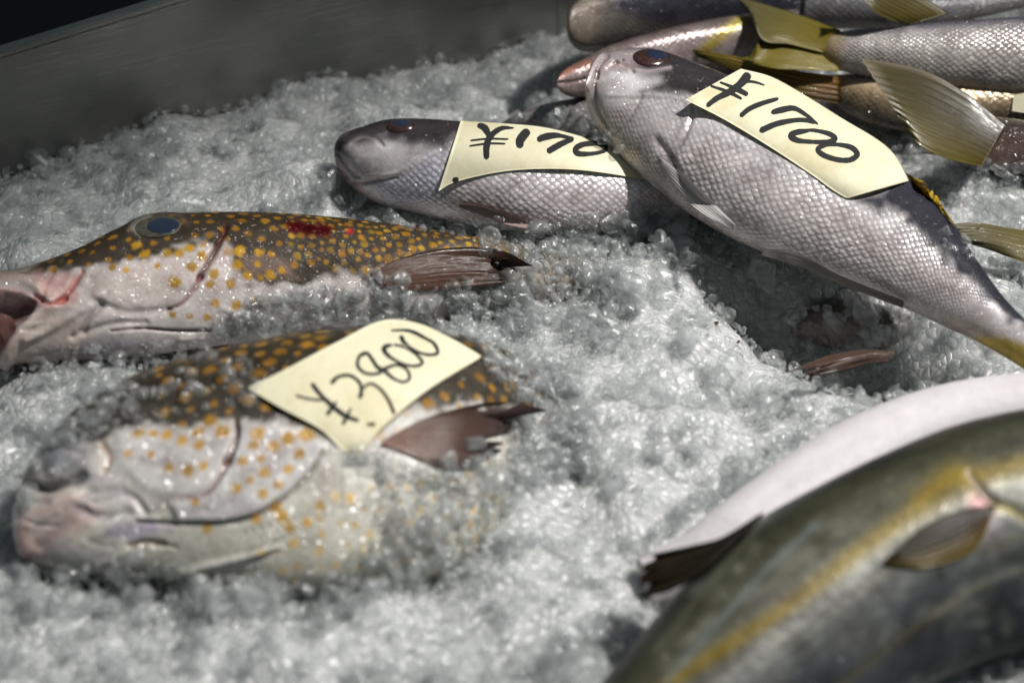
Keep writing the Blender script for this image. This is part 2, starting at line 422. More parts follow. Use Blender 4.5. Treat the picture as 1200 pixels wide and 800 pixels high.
def blade(name, A, B, zA, zB, mat, root, colA, colB=None, n=40, m=24, thick=0.0005, rip=0.0006, rays=14, colfn=None, fray=0.0, lift=None, on=None):
    """a fin: A and B are its two edges, photo-pixel polylines that run from the base to the tip;
    zA/zB: world height at base and tip of each edge"""
    a = line_pts(A, n); b = line_pts(B, n)
    t = np.linspace(0, 1, n)[:, None]; w = np.linspace(0, 1, m)[None, :]
    px = a[:, None, :] * (1 - w[..., None]) + b[:, None, :] * w[..., None]
    if fray:
        fr = 1 + fray * (vnoise(np.stack([w[0] * rays * 1.7, 0 * w[0]], -1), 4) - 0.5)
        base = px[0:1]; px = base + (px - base) * fr[None, :, None] ** 1.0
    zz = (zA[0] + (zA[1] - zA[0]) * t) * (1 - w) + (zB[0] + (zB[1] - zB[0]) * t) * w
    if lift: zz = zz + lift * np.sin(math.pi * t) * np.sin(math.pi * w)
    X = np.zeros((n, m, 3))
    d = ray(px.reshape(-1, 2)); tt = (zz.ravel() - CAM[2]) / d[:, 2]
    if on is not None:                           # lie on a fish: keep just above its skin
        q = px.reshape(-1, 2); dep = np.full(len(q), np.nan)
        for i, (x, y) in enumerate(q):
            h = on.hit(x, y)[2]
            if h is not None: dep[i] = h
        ok = ~np.isnan(dep)
        tt[ok] = np.minimum(tt[ok], dep[ok] - 0.0012)
    X = (CAM + d * tt[:, None]).reshape(n, m, 3)
    g1 = np.gradient(X, axis=0); g2 = np.gradient(X, axis=1); nn = np.cross(g1, g2); nn /= np.linalg.norm(nn, axis=2, keepdims=True) + 1e-12
    if (nn.mean((0, 1)) @ (CAM - X.mean((0, 1)))) < 0: nn = -nn
    X = X + nn * (rip * np.sin(w * rays * 2 * math.pi) * (0.3 + 0.7 * t))[..., None]
    # closed thin solid
    edge = (np.clip(np.minimum(np.minimum(w, 1 - w) * 8 + 0 * t, (1 - t) * 8 + 0 * w), 0.15, 1))[..., None]
    top = X + nn * thick * edge; bot = X - nn * thick * edge
    V = np.vstack([top.reshape(-1, 3), bot.reshape(-1, 3)]); F1 = grid_faces(n, m); o = n * m
    F2 = F1[:, ::-1] + o
    rim = [i for i in range(m)] + [i * m + m - 1 for i in range(1, n)] + [(n - 1) * m + i for i in range(m - 2, -1, -1)] + [i * m for i in range(n - 2, 0, -1)]
    rim = np.array(rim); r2 = np.roll(rim, -1)
    F3 = np.stack([rim, r2, r2 + o, rim + o], -1)
    colA = np.array(colA); colB = np.array(colB if colB is not None else colA)
    c = colA + (colB - colA) * (t[..., None] + 0 * w[..., None])
    if colfn: c = colfn(t + 0 * w, w + 0 * t, c)
    c = np.vstack([c.reshape(-1, 3)] * 2)
    uv = np.stack([t + 0 * w, w + 0 * t], -1).reshape(-1, 2); uv = np.vstack([uv, uv])
    return mesh_obj(name, V, np.vstack([F1, F2, F3]), mat, root, True, c, None, uv)

# ------------------------------------------------------------------ price notes
class Note:
    def __init__(s, fish, top, bottom, label, root_name='price_note', n=56, m=30, order=3, gap=0.0009, curl=None, limit=0.006):
        """top and bottom: photo-pixel polylines from the left end to the right end"""
        a = line_pts(top, n); b = line_pts(bottom, n); w = np.linspace(0, 1, m)[None, :, None]
        px = a[:, None] * (1 - w) + b[:, None] * w
        q = px.reshape(-1, 2); dep = np.full(len(q), np.nan)
        for i, (x, y) in enumerate(q):
            best = None
            for f in fish:
                h = f.hit(x, y)[2]
                if h is not None and (best is None or h < best): best = h
            if best is not None: dep[i] = best
        ok = ~np.isnan(dep); s.c0 = q.mean(0); s.sc = 100.0; s.order = order
        Bm = s.basis(q); co, *_ = np.linalg.lstsq(Bm[ok], dep[ok], rcond=None)
        fit = Bm @ co
        pen = np.percentile((fit - dep)[ok], 97)
        s.co = co; s.off = -max(pen, 0) - gap
        d = fit + s.off
        if curl is not None: d = d - curl(px).ravel()
        d = d + .0007 * (vnoise(q / 34.0, 21) - .5)
        X = (CAM + ray(q) * d[:, None]).reshape(n, m, 3)
        g1 = np.gradient(X, axis=0); g2 = np.gradient(X, axis=1); nn = np.cross(g1, g2); nn /= np.linalg.norm(nn, axis=2, keepdims=True)
        if (nn.mean((0, 1)) @ (CAM - X.mean((0, 1)))) < 0: nn = -nn
        th = 0.00012
        V = np.vstack([(X + nn * th).reshape(-1, 3), (X - nn * th).reshape(-1, 3)]); F1 = grid_faces(n, m); o = n * m
        rim = [i for i in range(m)] + [i * m + m - 1 for i in range(1, n)] + [(n - 1) * m + i for i in range(m - 2, -1, -1)] + [i * m for i in range(n - 2, 0, -1)]
        rim = np.array(rim); r2 = np.roll(rim, -1)
        F = np.vstack([F1, F1[:, ::-1] + o, np.stack([rim, r2, r2 + o, rim + o], -1)])
        ctr = X.mean((0, 1))
        s.root = thing(root_name, ctr, label, 'price note')
        s.paper = mesh_obj('paper', V, F, M_PAPER, s.root, True)
        s.curl = curl
        s.pts = V; s.F = F
    def basis(s, q):
        x = (q[:, 0] - s.c0[0]) / s.sc; y = (q[:, 1] - s.c0[1]) / s.sc
        return np.stack([x ** i * y ** j for i in range(s.order + 1) for j in range(s.order + 1 - i)], -1)
    def ink(s, name, strokes):
        """strokes: list of (points px, widths px)"""
        VV, FF = [], []; o = 0
        for pts, wid in strokes:
            n = max(12, 7 * len(pts))
            if len(pts) > 2: c = line_pts(pts, n)
            else: c = np.array(pts[0]) + (np.array(pts[1]) - np.array(pts[0])) * np.linspace(0, 1, n)[:, None]
            wd = np.interp(np.linspace(0, 1, n), np.linspace(0, 1, len(wid)), wid) * .62
            wd = wd * (1 + 0.12 * (vnoise(np.stack([np.arange(n) * 0.7, np.full(n, o * .37)], -1), 2) - .5))
            tg = np.gradient(c, axis=0); tg /= np.linalg.norm(tg, axis=1, keepdims=True) + 1e-9
            nr = np.stack([-tg[:, 1], tg[:, 0]], -1)
            # rounded ends
            e = np.linspace(0, 1, n); Ln = np.linalg.norm(np.diff(c, axis=0), axis=1).sum()
            endr = np.minimum(e, 1 - e) * Ln; wd = wd * np.sqrt(np.clip(1 - (1 - np.clip(endr / np.maximum(wd * 0.6, .3), 0, 1)) ** 2, 0.12, 1))
            cr = np.linspace(-1, 1, 5)
            q = c[:, None] + nr[:, None] * wd[:, None, None] * cr[None, :, None]
            q2 = q.reshape(-1, 2); d = s.basis(q2) @ s.co + s.off
            if s.curl is not None: d = d - s.curl(q2.reshape(1, -1, 2)).ravel()
            hi = np.tile(np.array([0.00050, 0.00055, 0.00057, 0.00055, 0.00050]), n)
            X = CAM + ray(q2) * (d - hi)[:, None]
            VV.append(X); FF.append(grid_faces(n, 5) + o); o += len(X)
        return mesh_obj(name, np.vstack(VV), np.vstack(FF), M_INK, s.root, True)

# ------------------------------------------------------------------ materials
def paper_material():
    m, nt, out = newmat('note_paper')
    b = nt.nodes.new('ShaderNodeBsdfPrincipled'); tc = nt.nodes.new('ShaderNodeTexCoord').outputs['Object']
    n = N(nt, 'ShaderNodeTexNoise', Scale=60.0, Detail=6.0, Roughness=0.65); L(nt, tc, n.inputs['Vector'])
    c = ramp(nt, n.outputs[0], [(0.25, (.62, .565, .37)), (0.5, (.69, .65, .465)), (0.8, (.71, .68, .51))])
    n2 = N(nt, 'ShaderNodeTexNoise', Scale=900.0, Detail=3.0); L(nt, tc, n2.inputs['Vector'])
    c = mixc(nt, 'MULTIPLY', 0.5, c, ramp(nt, n2.outputs[0], [(0.3, (.9, .9, .88)), (0.7, (1.05, 1.05, 1.05))]))
    n3 = N(nt, 'ShaderNodeTexNoise', Scale=24.0, Detail=4.0, Roughness=0.5); L(nt, tc, n3.inputs['Vector'])
    c = mixc(nt, 'MULTIPLY', ramp(nt, n3.outputs[0], [(0.54, (0, 0, 0)), (0.62, (.8, .8, .8))]), c, (.88, .84, .74))
    L(nt, c, b.inputs['Base Color']); b.inputs['Roughness'].default_value = 0.55
    bp = nt.nodes.new('ShaderNodeBump'); bp.inputs['Strength'].default_value = 0.25; bp.inputs['Distance'].default_value = 0.0015
    L(nt, n.outputs[0], bp.inputs['Height']); L(nt, bp.outputs[0], b.inputs['Normal'])
    tl = nt.nodes.new('ShaderNodeBsdfTranslucent'); L(nt, c, tl.inputs[0])
    mx = nt.nodes.new('ShaderNodeMixShader'); mx.inputs[0].default_value = 0.15
    L(nt, b.outputs[0], mx.inputs[1]); L(nt, tl.outputs[0], mx.inputs[2]); L(nt, mx.outputs[0], out.inputs[0])
    return m
M_PAPER = paper_material()
M_INK = simple('black_ink', (0.006, 0.006, 0.007), 0.85)
M_SPOT = fish_material('spotted_skin', 0.0018, 0.30, 0.45, 0.60, 0.2, 0.10, .08)
M_SILV = fish_material('silver_skin', 0.0027, .85, 0.30, 0.45, 0.40, 0.03, .35)
M_JACK = fish_material('smooth_skin', 0.0018, 0.25, 0.38, 0.12, 0.15, 0.03, .22)
M_BELLY = fish_material('belly_skin', 0.0018, 0, 0.5, 0.1, 0.1, 0.3, .2, .25)
M_FIN = fin_material('fin_membrane', 0.35)
M_PUP = simple('pupil_glass', (0.012, 0.018, 0.04), 0.08, 1.0)
M_PUPB = simple('pupil_blue', (0.010, 0.017, 0.034), 0.2, .5)
M_IRIS = simple('iris_pale', (0.055, 0.052, 0.036), 0.4, .2, noise=0.5, nscale=500)
M_IRISR = simple('iris_red', (0.035, 0.014, 0.011), 0.25, .6, noise=0.5, nscale=500)

def ice_material(name, frost=0.4, rough=(0.06, 0.4), white=0.62, refr=0.45):
    m, nt, out = newmat(name)
    tc = nt.nodes.new('ShaderNodeTexCoord').outputs['Object']
    n = N(nt, 'ShaderNodeTexNoise', Scale=110.0, Detail=5.0, Roughness=0.6); L(nt, tc, n.inputs['Vector'])
    n2 = N(nt, 'ShaderNodeTexNoise', Scale=650.0, Detail=4.0, Roughness=0.7); L(nt, tc, n2.inputs['Vector'])
    bp = nt.nodes.new('ShaderNodeBump'); bp.inputs['Strength'].default_value = 0.22; bp.inputs['Distance'].default_value = 0.0012
    L(nt, n2.outputs[0], bp.inputs['Height'])
    ro = ramp(nt, n2.outputs[0], [(0.35, (rough[0],) * 3), (0.7, (rough[1],) * 3)])
    rf = nt.nodes.new('ShaderNodeBsdfRefraction'); rf.inputs['IOR'].default_value = 1.2; L(nt, ro, rf.inputs['Roughness']); L(nt, bp.outputs[0], rf.inputs['Normal'])
    rf.inputs[0].default_value = (.97, .985, .99, 1)
    tp = nt.nodes.new('ShaderNodeBsdfTransparent'); tp.inputs[0].default_value = (.965, .97, .97, 1)
    clear = nt.nodes.new('ShaderNodeMixShader'); clear.inputs[0].default_value = refr
    L(nt, tp.outputs[0], clear.inputs[1]); L(nt, rf.outputs[0], clear.inputs[2])
    df = nt.nodes.new('ShaderNodeBsdfDiffuse'); df.inputs[0].default_value = (white, white * 1.02, white * 1.02, 1); L(nt, bp.outputs[0], df.inputs['Normal'])
    tl = nt.nodes.new('ShaderNodeBsdfTranslucent'); tl.inputs[0].default_value = (.9, .92, .92, 1); L(nt, bp.outputs[0], tl.inputs['Normal'])
    fr = nt.nodes.new('ShaderNodeMixShader'); fr.inputs[0].default_value = 0.5
    L(nt, df.outputs[0], fr.inputs[1]); L(nt, tl.outputs[0], fr.inputs[2])
    inner = nt.nodes.new('ShaderNodeMixShader')
    L(nt, ramp(nt, n.outputs[0], [(0.3, (max(0, frost - .10),) * 3), (0.7, (min(1, frost + .13),) * 3)]), inner.inputs[0])
    L(nt, clear.outputs[0], inner.inputs[1]); L(nt, fr.outputs[0], inner.inputs[2])
    gl = nt.nodes.new('ShaderNodeBsdfGlossy'); gl.inputs[0].default_value = (1, 1, 1, 1); L(nt, bp.outputs[0], gl.inputs['Normal'])
    L(nt, ramp(nt, n2.outputs[0], [(0.35, (.09,) * 3), (0.7, (.22,) * 3)]), gl.inputs['Roughness'])
    fz = nt.nodes.new('ShaderNodeFresnel'); fz.inputs['IOR'].default_value = 1.36; L(nt, bp.outputs[0], fz.inputs['Normal'])
    mx = nt.nodes.new('ShaderNodeMixShader'); geo = nt.nodes.new('ShaderNodeNewGeometry'); L(nt, mathn(nt, 'MULTIPLY', fz.outputs[0], mathn(nt, 'SUBTRACT', 1.0, geo.outputs['Backfacing'])), mx.inputs[0])
    L(nt, inner.outputs[0], mx.inputs[1]); L(nt, gl.outputs[0], mx.inputs[2]); L(nt, mx.outputs[0], out.inputs[0])
    return m
M_ICE = ice_material('crushed_ice', 0.12, white=.82, refr=.08)
M_GEL = ice_material('wet_ice', 0.09, (.05, .3), white=.8, refr=.06)
M_CLEAR = ice_material('clear_ice', 0.13, (0.03, 0.2), white=.8, refr=.3)
def bed_material():
    m, nt, out = newmat('packed_ice')
    tc = nt.nodes.new('ShaderNodeTexCoord').outputs['Object']
    b = nt.nodes.new('ShaderNodeBsdfPrincipled')
    n = N(nt, 'ShaderNodeTexNoise', Scale=60.0, Detail=7.0, Roughness=0.65); L(nt, tc, n.inputs['Vector'])
    L(nt, ramp(nt, n.outputs[0], [(0.3, (.40, .41, .41)), (0.7, (.52, .525, .52))]), b.inputs['Base Color'])
    b.inputs['Roughness'].default_value = 0.28
    b.inputs['Subsurface Weight'].default_value = 0.9; b.inputs['Subsurface Radius'].default_value = (0.013, 0.014, 0.015); b.inputs['Subsurface Scale'].default_value = 1
    v = N(nt, 'ShaderNodeTexVoronoi', Scale=230.0, feature='DISTANCE_TO_EDGE'); L(nt, tc, v.inputs['Vector'])
    bp = nt.nodes.new('ShaderNodeBump'); bp.inputs['Strength'].default_value = 0.6; bp.inputs['Distance'].default_value = 0.003
    L(nt, ramp(nt, v.outputs['Distance'], [(0, (0, 0, 0)), (.10, (.7, .7, .7)), (.35, (1, 1, 1))]), bp.inputs['Height'])
    b2 = nt.nodes.new('ShaderNodeBump'); b2.inputs['Strength'].default_value = 0.5; b2.inputs['Distance'].default_value = 0.003
    L(nt, n.outputs[0], b2.inputs['Height']); L(nt, bp.outputs[0], b2.inputs['Normal'])
    L(nt, b2.outputs[0], b.inputs['Normal']); L(nt, b.outputs[0], out.inputs[0]); return m
M_BED = bed_material()
def steel_material():
    m, nt, out = newmat('brushed_steel')
    tc = nt.nodes.new('ShaderNodeTexCoord').outputs['Object']
    b = nt.nodes.new('ShaderNodeBsdfPrincipled'); b.inputs['Metallic'].default_value = 0.9
    n = N(nt, 'ShaderNodeTexNoise', Scale=7.0, Detail=5.0); L(nt, tc, n.inputs['Vector'])
    L(nt, ramp(nt, n.outputs[0], [(0.3, (.17, .175, .17)), (0.7, (.44, .43, .40))]), b.inputs['Base Color'])
    mp = nt.nodes.new('ShaderNodeMapping'); mp.inputs['Scale'].default_value = (20, 20, 900); L(nt, tc, mp.inputs[0])
    n2 = N(nt, 'ShaderNodeTexNoise', Scale=1.0, Detail=3.0); L(nt, mp.outputs[0], n2.inputs['Vector'])
    L(nt, ramp(nt, n2.outputs[0], [(0.3, (.24,) * 3), (0.7, (.42,) * 3)]), b.inputs['Roughness'])
    L(nt, b.outputs[0], out.inputs[0]); return m
M_STEEL = steel_material()
M_DARK = simple('dark_counter', (0.006, 0.006, 0.006), 0.9, noise=0.4, nscale=30)

ALL = []            # every fish body, for ice placement
YEL = (0.45, 0.245, 0.016)

# ------------------------------------------------------------------ spotted fish with its mouth open (upper one)
f = Fish([(-60, 330, -60, 428, .004, .016), (-20, 322, -20, 430, .004, .018), (20, 316, 15, 428, .004, .018), (60, 304, 55, 426, .003, .019),
          (100, 288, 95, 424, .003, .020), (140, 267, 140, 422, .003, .021), (175, 252, 180, 418, .003, .021), (220, 248, 225, 412, .003, .022), (300, 247, 300, 402, .002, .022),
          (380, 252, 375, 388, .000, .021), (460, 261, 450, 384, -.003, .020), (540, 273, 530, 376, -.006, .018), (610, 286, 600, 368, -.009, .015), (690, 304, 680, 358, -.014, .010), (760, 322, 750, 350, -.018, .006)],
         tilt=24, nS=560, nT=230)
r = thing('spotted_fish', P(250, 330, 0), 'brown and white fish with orange spots, gaping mouth and a red cut on its back', 'fish', 'spotted fish lying in the ice')
f.ramp([(-1, (.60, .55, .53)), (-.2, (.60, .54, .52)), (.25, (.50, .46, .43)), (.5, (.22, .19, .16)), (.8, (.06, .05, .035)), (1, (.04, .035, .022))], 0.25, 150)
f.set(0, 0.5); f.set(0, 0.0, [(-60, 200), (262, 200), (265, 440), (-60, 440)], 14); f.set(1, 0.0); f.set(2, 0.7)
darkE1 = [(30, 322), (80, 280), (140, 255), (170, 235), (640, 235), (640, 312), (440, 322), (385, 324), (345, 334), (305, 336), (272, 330), (262, 300), (246, 283), (230, 292), (190, 303), (130, 312), (90, 318)]
f.fill(darkE1, (.026, .019, .011), 9, .96, 26)
cheek = [(85, 318), (130, 312), (190, 304), (232, 293), (250, 290), (240, 320), (222, 345), (200, 362), (140, 365), (110, 350)]
f.set(2, .12, darkE1, 12)
f.fill(cheek, (.56, .49, .46), 5, .85, 10)
f.fill([(262, 275), (272, 290), (270, 330), (255, 350), (236, 345), (250, 310)], (.58, .50, .48), 4, .85, 6)
f.fill([(285, 300), (330, 300), (345, 322), (310, 328), (280, 320)], (.16, .11, .09), 6, .7, 14)
f.fill([(40, 320), (90, 322), (95, 345), (70, 365), (45, 350)], (.50, .30, .28), 6, .8, 12)
f.fill([(50, 405), (150, 395), (170, 405), (60, 430)], (.45, .40, .50), 6, .6, 10)
f.fill([(10, 400), (60, 365), (110, 380), (90, 425), (10, 432)], (.62, .50, .44), 6, .7, 12)
# mouth: lips, cavity, creases
f.line([(-30, 331), (15, 327), (40, 335), (55, 350)], 8, (.30, .22, .20), .7, -.0022)
f.line([(60, 356), (35, 378), (14, 402), (6, 425)], 9, (.62, .48, .42), .6, -.0028)
cav = [(-60, 342), (5, 338), (28, 343), (46, 352), (40, 366), (20, 385), (6, 405), (-4, 428), (-60, 432)]
d = sdf(f.pix, cav); f.move(np.where(f.front, -.010 * sstep(-d / 16), 0)); f.fill(cav, (.14, .055, .045), 4, .95, 10)
f.fill([(-60, 345), (0, 342), (30, 350), (20, 360), (-20, 365), (-60, 370)], (.40, .28, .26), 5, .7, 12)
f.line([(0, 336), (30, 340), (50, 352)], 3.5, (.55, .42, .40), .7)
f.line([(96, 318), (84, 336), (72, 352)], 4, (.28, .07, .06), .85, .0016)
f.line([(40, 348), (60, 356), (76, 350)], 3, (.35, .08, .07), .8, .0012)
f.line([(48, 352), (55, 330), (62, 318)], 3, (.42, .22, .2), .5, .0008)
f.line([(118, 358), (104, 374), (96, 388)], 4, (.20, .17, .16), .7, .0016)
f.line([(85, 395), (130, 380), (170, 378)], 4, (.55, .47, .44), .5, .0010)
f.line([(30, 398), (60, 385), (100, 360), (118, 345)], 5, None, 0, -.0014)
f.step(cheek, 14, .0006)
f.line([(264, 266), (256, 285), (244, 308), (235, 324)], 4.6, (.075, .022, .016), .97, .0024, (.7, 1))
f.line([(235, 324), (226, 340), (214, 355), (198, 363)], 2.6, (.16, .05, .05), .9, .0014, (1, .5))
f.line([(130, 388), (165, 385), (205, 388), (248, 388)], 2.3, (.17, .08, .08), .85, .0014, (.5, 1))
f.line([(110, 352), (150, 366), (195, 363)], 5, None, 0, .0008)
for k in range(30):
    x, y = rng.uniform(30, 330), rng.uniform(330, 425); a = rng.uniform(-.5, .3); l = rng.uniform(6, 22)
    f.line([(x - l * math.cos(a), y - l * math.sin(a)), (x, y + rng.uniform(-3, 3)), (x + l * math.cos(a), y + l * math.sin(a))], rng.uniform(2, 5), (.40, .33, .33) if k % 3 else (.66, .60, .58), rng.uniform(.15, .4), rng.uniform(-.0006, .0006))
f.col[:, :] = np.where(f.col.min(1, keepdims=True) > .3, f.col * .86, f.col)
up = [(60, 300), (140, 262), (200, 247), (330, 247), (560, 270), (600, 300), (520, 305), (430, 305), (330, 320), (275, 318), (262, 285), (235, 292), (120, 310), (60, 318)]
for q in [(170, 298), (196, 297), (222, 291), (209, 297), (225, 313), (205, 330), (237, 300), (160, 287)]:
    h = f.hit(*q)[0]; f.dot3(h, .0024, YEL, .95)
for q, rr in [((281, 294), .0034), ((304, 296), .0027), ((279, 311), .003), ((302, 309), .0022), ((330, 317), .002), ((290, 323), .0024), ((317, 322), .0028), ((270, 332), .0024),
              ((305, 325), .0017), ((252, 355), .0024), ((277, 358), .0028), ((298, 353), .0022), ((223, 371), .0018), ((243, 372), .002), ((202, 369), .0018), ((250, 321), .003), ((246, 333), .0022), ((132, 313), .002), ((148, 316), .002), ((185, 312), .0018), ((203, 329), .002)]:
    h = f.hit(*q)[0]; f.dot3(h, rr * .82, YEL, .92)
f.fill([(520, 290), (640, 280), (780, 310), (780, 360), (520, 390)], (.17, .14, .10), 14, .85)
f.dots(up, .0060, .0017, (.34, .16, .012), .35, .9)
f.dots([(340, 250), (600, 285), (600, 310), (400, 318), (340, 300)], .0044, .0014, (.38, .22, .02), .3, .85)
f.fill([(338, 262), (350, 260), (372, 265), (388, 267), (384, 275), (362, 274), (344, 270)], (.035, .001, .002), 3, 1.0, 4); f.fill([(334, 260), (352, 257), (376, 262), (393, 266), (386, 278), (360, 277), (340, 273)], (.05, .002, .003), 4, .8, 6); f.set(2, .05, [(334, 260), (393, 266), (386, 278), (340, 273)], 3)
f.fill([(346, 263), (368, 266), (374, 271), (356, 270)], (.02, .001, .002), 3, .9, 3)
f.bump(410, 271, 4, 3, 0, 0, (.35, .01, .02), 1)
f.fill([(152, 268), (160, 256), (180, 252), (172, 264), (170, 276), (160, 276)], (.22, .22, .19), 3, .8, 3)
f.line([(150, 272), (158, 260), (180, 252), (205, 253), (218, 262)], 4, (.07, .06, .05), .6, -.0008)
f.body(r, M_SPOT); E1 = f; ALL.append(f)
eye(f, r, 185, 265, 28, 12, (M_IRIS, M_PUPB), .0011, (.14, .0), .76)
f2 = None
blade('pectoral_fin', [(438, 318), (470, 303), (520, 293), (570, 295), (606, 312)], [(446, 334), (480, 342), (520, 340), (560, 336), (596, 330)],
      (.022, .016), (.012, .010), M_FIN, r, (.11, .055, .038), (.040, .022, .016), thick=.0004, fray=.25, rip=.0003, on=E1,
      colfn=lambda t, w, c: c * (0.75 + 0.9 * w[..., None]))
# ------------------------------------------------------------------ lower spotted fish with the 3800 note
f = Fish([(18, 600, 18, 632, .004, .006), (30, 560, 30, 655, .003, .012), (55, 515, 62, 668, .002, .016), (95, 475, 100, 674, .002, .019), (140, 448, 145, 678, .001, .022), (190, 426, 195, 682, .000, .024),
          (250, 409, 262, 688, .000, .026), (330, 392, 345, 696, -.001, .027), (410, 382, 425, 696, -.002, .027), (490, 384, 505, 680, -.003, .025), (560, 396, 570, 640, -.005, .021),
          (620, 425, 622, 585, -.014, .013), (665, 455, 665, 535, -.024, .006)], tilt=18, nS=560, nT=300)
r = thing('spotted_fish', P(250, 560, 0), 'spotted fish under the ¥3800 note, grey head and white belly dotted yellow', 'fish', 'spotted fish lying in the ice')
f.ramp([(-1, (.55, .54, .46)), (-.55, (.58, .56, .50)), (0, (.48, .46, .43)), (.3, (.34, .32, .28)), (.6, (.09, .075, .05)), (1, (.04, .035, .022))], 0.3, 130)
f.set(0, 0.5); f.set(0, 0.0, [(-60, 380), (300, 380), (380, 520), (300, 700), (-60, 700)], 14); f.set(1, 0.0); f.set(2, 0.8)
f.fill([(40, 540), (70, 490), (130, 450), (200, 420), (260, 400), (640, 370), (690, 480), (560, 480), (420, 480), (385, 500), (300, 492), (270, 492), (230, 503), (160, 500), (120, 512), (60, 548)], (.026, .021, .014), 10, .95, 28)
f.set(2, .12, [(70, 490), (130, 450), (200, 420), (260, 400), (640, 370), (690, 480), (560, 480), (420, 480), (385, 500), (300, 492), (230, 503), (160, 500)], 14)
cheek2 = [(135, 505), (180, 500), (230, 506), (272, 498), (276, 514), (262, 546), (244, 576), (214, 584), (170, 575), (140, 545)]
f.fill(cheek2, (.56, .53, .52), 6, .85, 14)
oper = [(282, 498), (330, 500), (380, 520), (376, 540), (338, 580), (300, 604), (259, 614), (210, 612), (200, 590), (244, 580), (266, 546)]
f.fill(oper, (.57, .55, .55), 5, .85, 10)
f.fill([(10, 610), (50, 588), (85, 574), (125, 590), (120, 610), (80, 640), (40, 668), (10, 660)], (.52, .40, .37), 12, .8, 30)
f.fill([(120, 545), (160, 575), (200, 590), (160, 612), (100, 590), (95, 560)], (.46, .42, .42), 12, .7, 30)
f.fill([(60, 640), (140, 640), (220, 690), (60, 700)], (.42, .40, .40), 12, .7, 30)
f.fill([(130, 610), (170, 608), (200, 620), (150, 636), (120, 630)], (.34, .29, .40), 7, .8, 10)
f.fill([(60, 500), (105, 515), (98, 560), (60, 560), (40, 540)], (.22, .23, .25), 8, .7, 14)
f.step(cheek2, 16, .0009); f.step(oper, 14, .0016)
f.bump(70, 540, 24, 20, .0015); f.bump(62, 552, 16, 8, 0, .2, (.06, .055, .06), .7); f.bump(84, 530, 12, 8, .0008, .4, (.40, .37, .38), .6); f.line([(48, 530), (70, 522), (95, 530)], 4, (.10, .09, .09), .6, .001); f.bump(105, 545, 14, 14, .001, 0, (.45, .42, .42), .5)
f.line([(30, 565), (55, 572), (78, 566), (96, 558)], 5, (.05, .035, .03), .85, .004)
f.line([(84, 582), (60, 594), (40, 606), (27, 622), (30, 645)], 10, (.60, .47, .43), .5, -.0022, (1.1, .8))
f.line([(100, 600), (70, 618), (48, 640)], 7, (.40, .28, .27), .5, .0012)
f.line([(90, 596), (120, 606), (150, 600)], 6, (.40, .36, .38), .5, .0010)
f.line([(32, 610), (28, 630), (34, 652)], 5, (.45, .20, .18), .4)
for k in range(26):
    x, y = rng.uniform(30, 240), rng.uniform(520, 680); a = rng.uniform(-.6, .3); l = rng.uniform(8, 22)
    f.line([(x - l * math.cos(a), y - l * math.sin(a)), (x, y + rng.uniform(-3, 3)), (x + l * math.cos(a), y + l * math.sin(a))], rng.uniform(2, 5), (.36, .32, .33) if k % 3 else (.62, .58, .57), rng.uniform(.15, .45), rng.uniform(-.0006, .0007))
f.line([(120, 520), (128, 535), (122, 552)], 4, (.30, .20, .14), .8, .001)
f.line([(277, 492), (276, 512), (266, 540)], 4.0, (.10, .035, .028), .95, .0024, (.7, 1))
f.line([(266, 540), (252, 565), (236, 580), (210, 585)], 3.2, (.15, .06, .055), .9, .0016, (1, .5))
f.line([(378, 530), (362, 556), (337, 580), (302, 603), (262, 613), (210, 613), (160, 611)], 3.0, (.11, .08, .055), .85, .0018, (1, .6))
f.line([(152, 640), (170, 635), (192, 637)], 3.5, (.16, .09, .04), .7, .0012)
f.line([(200, 676), (240, 664), (290, 652), (330, 640)], 6, (.66, .64, .62), .6, -.0014, (1, .3))
f.line([(205, 684), (245, 676), (300, 668)], 4, (.25, .24, .23), .5, .0010, (1, .3))
for k in range(5):
    f.line([(285 + 14 * (k % 3), 624 + 8 * k), (350, 605 + 6 * k), (385, 575 + 6 * k), (400, 560 + 8 * k)], 2.6, (.3, .27, .23), .4, .0006, (.25, 1))
f.line([(110, 590), (150, 580), (170, 600)], 5, None, 0, .0012)
for q, rr in [((320, 523), .0030), ((337, 514), .0036), ((359, 509), .0042), ((303, 507), .0034), ((297, 521), .0026), ((285, 540), .0024), ((305, 537), .002), ((310, 553), .0026), ((294, 562), .0022), ((276, 572), .0024), ((309, 578), .0024),
              ((338, 549), .0024), ((326, 567), .0022), ((350, 531), .0028), ((233, 520), .0026), ((260, 505), .0036), ((222, 551), .0028), ((239, 545), .0022), ((198, 548), .0022), ((195, 510), .003), ((213, 516), .0026), ((232, 506), .003), ((163, 507), .0028), ((180, 508), .002),
              ((323, 594), .0032), ((300, 607), .0024), ((331, 605), .0028), ((340, 617), .0022), ((360, 612), .0022), ((242, 619), .0026), ((375, 593), .0024), ((228, 588), .0018), ((150, 531), .0018), ((177, 532), .0018)]:
    h = f.hit(*q)[0]
    if h is not None: f.dot3(h, rr * .85, YEL, .92)
f.dots([(180, 430), (300, 395), (480, 378), (640, 420), (640, 520), (480, 520), (380, 495), (280, 490), (190, 500)], .0068, .0021, (.32, .16, .015), .35, .85)
f.col[:, :] = np.where(f.col.min(1, keepdims=True) > .3, f.col * .84, f.col)
f.dots([(270, 680), (340, 620), (400, 575), (520, 560), (620, 520), (620, 580), (520, 690), (400, 700)], .0055, .0015, (.58, .36, .06), .4, .8)
f.body(r, M_SPOT); E2 = f; ALL.append(f)
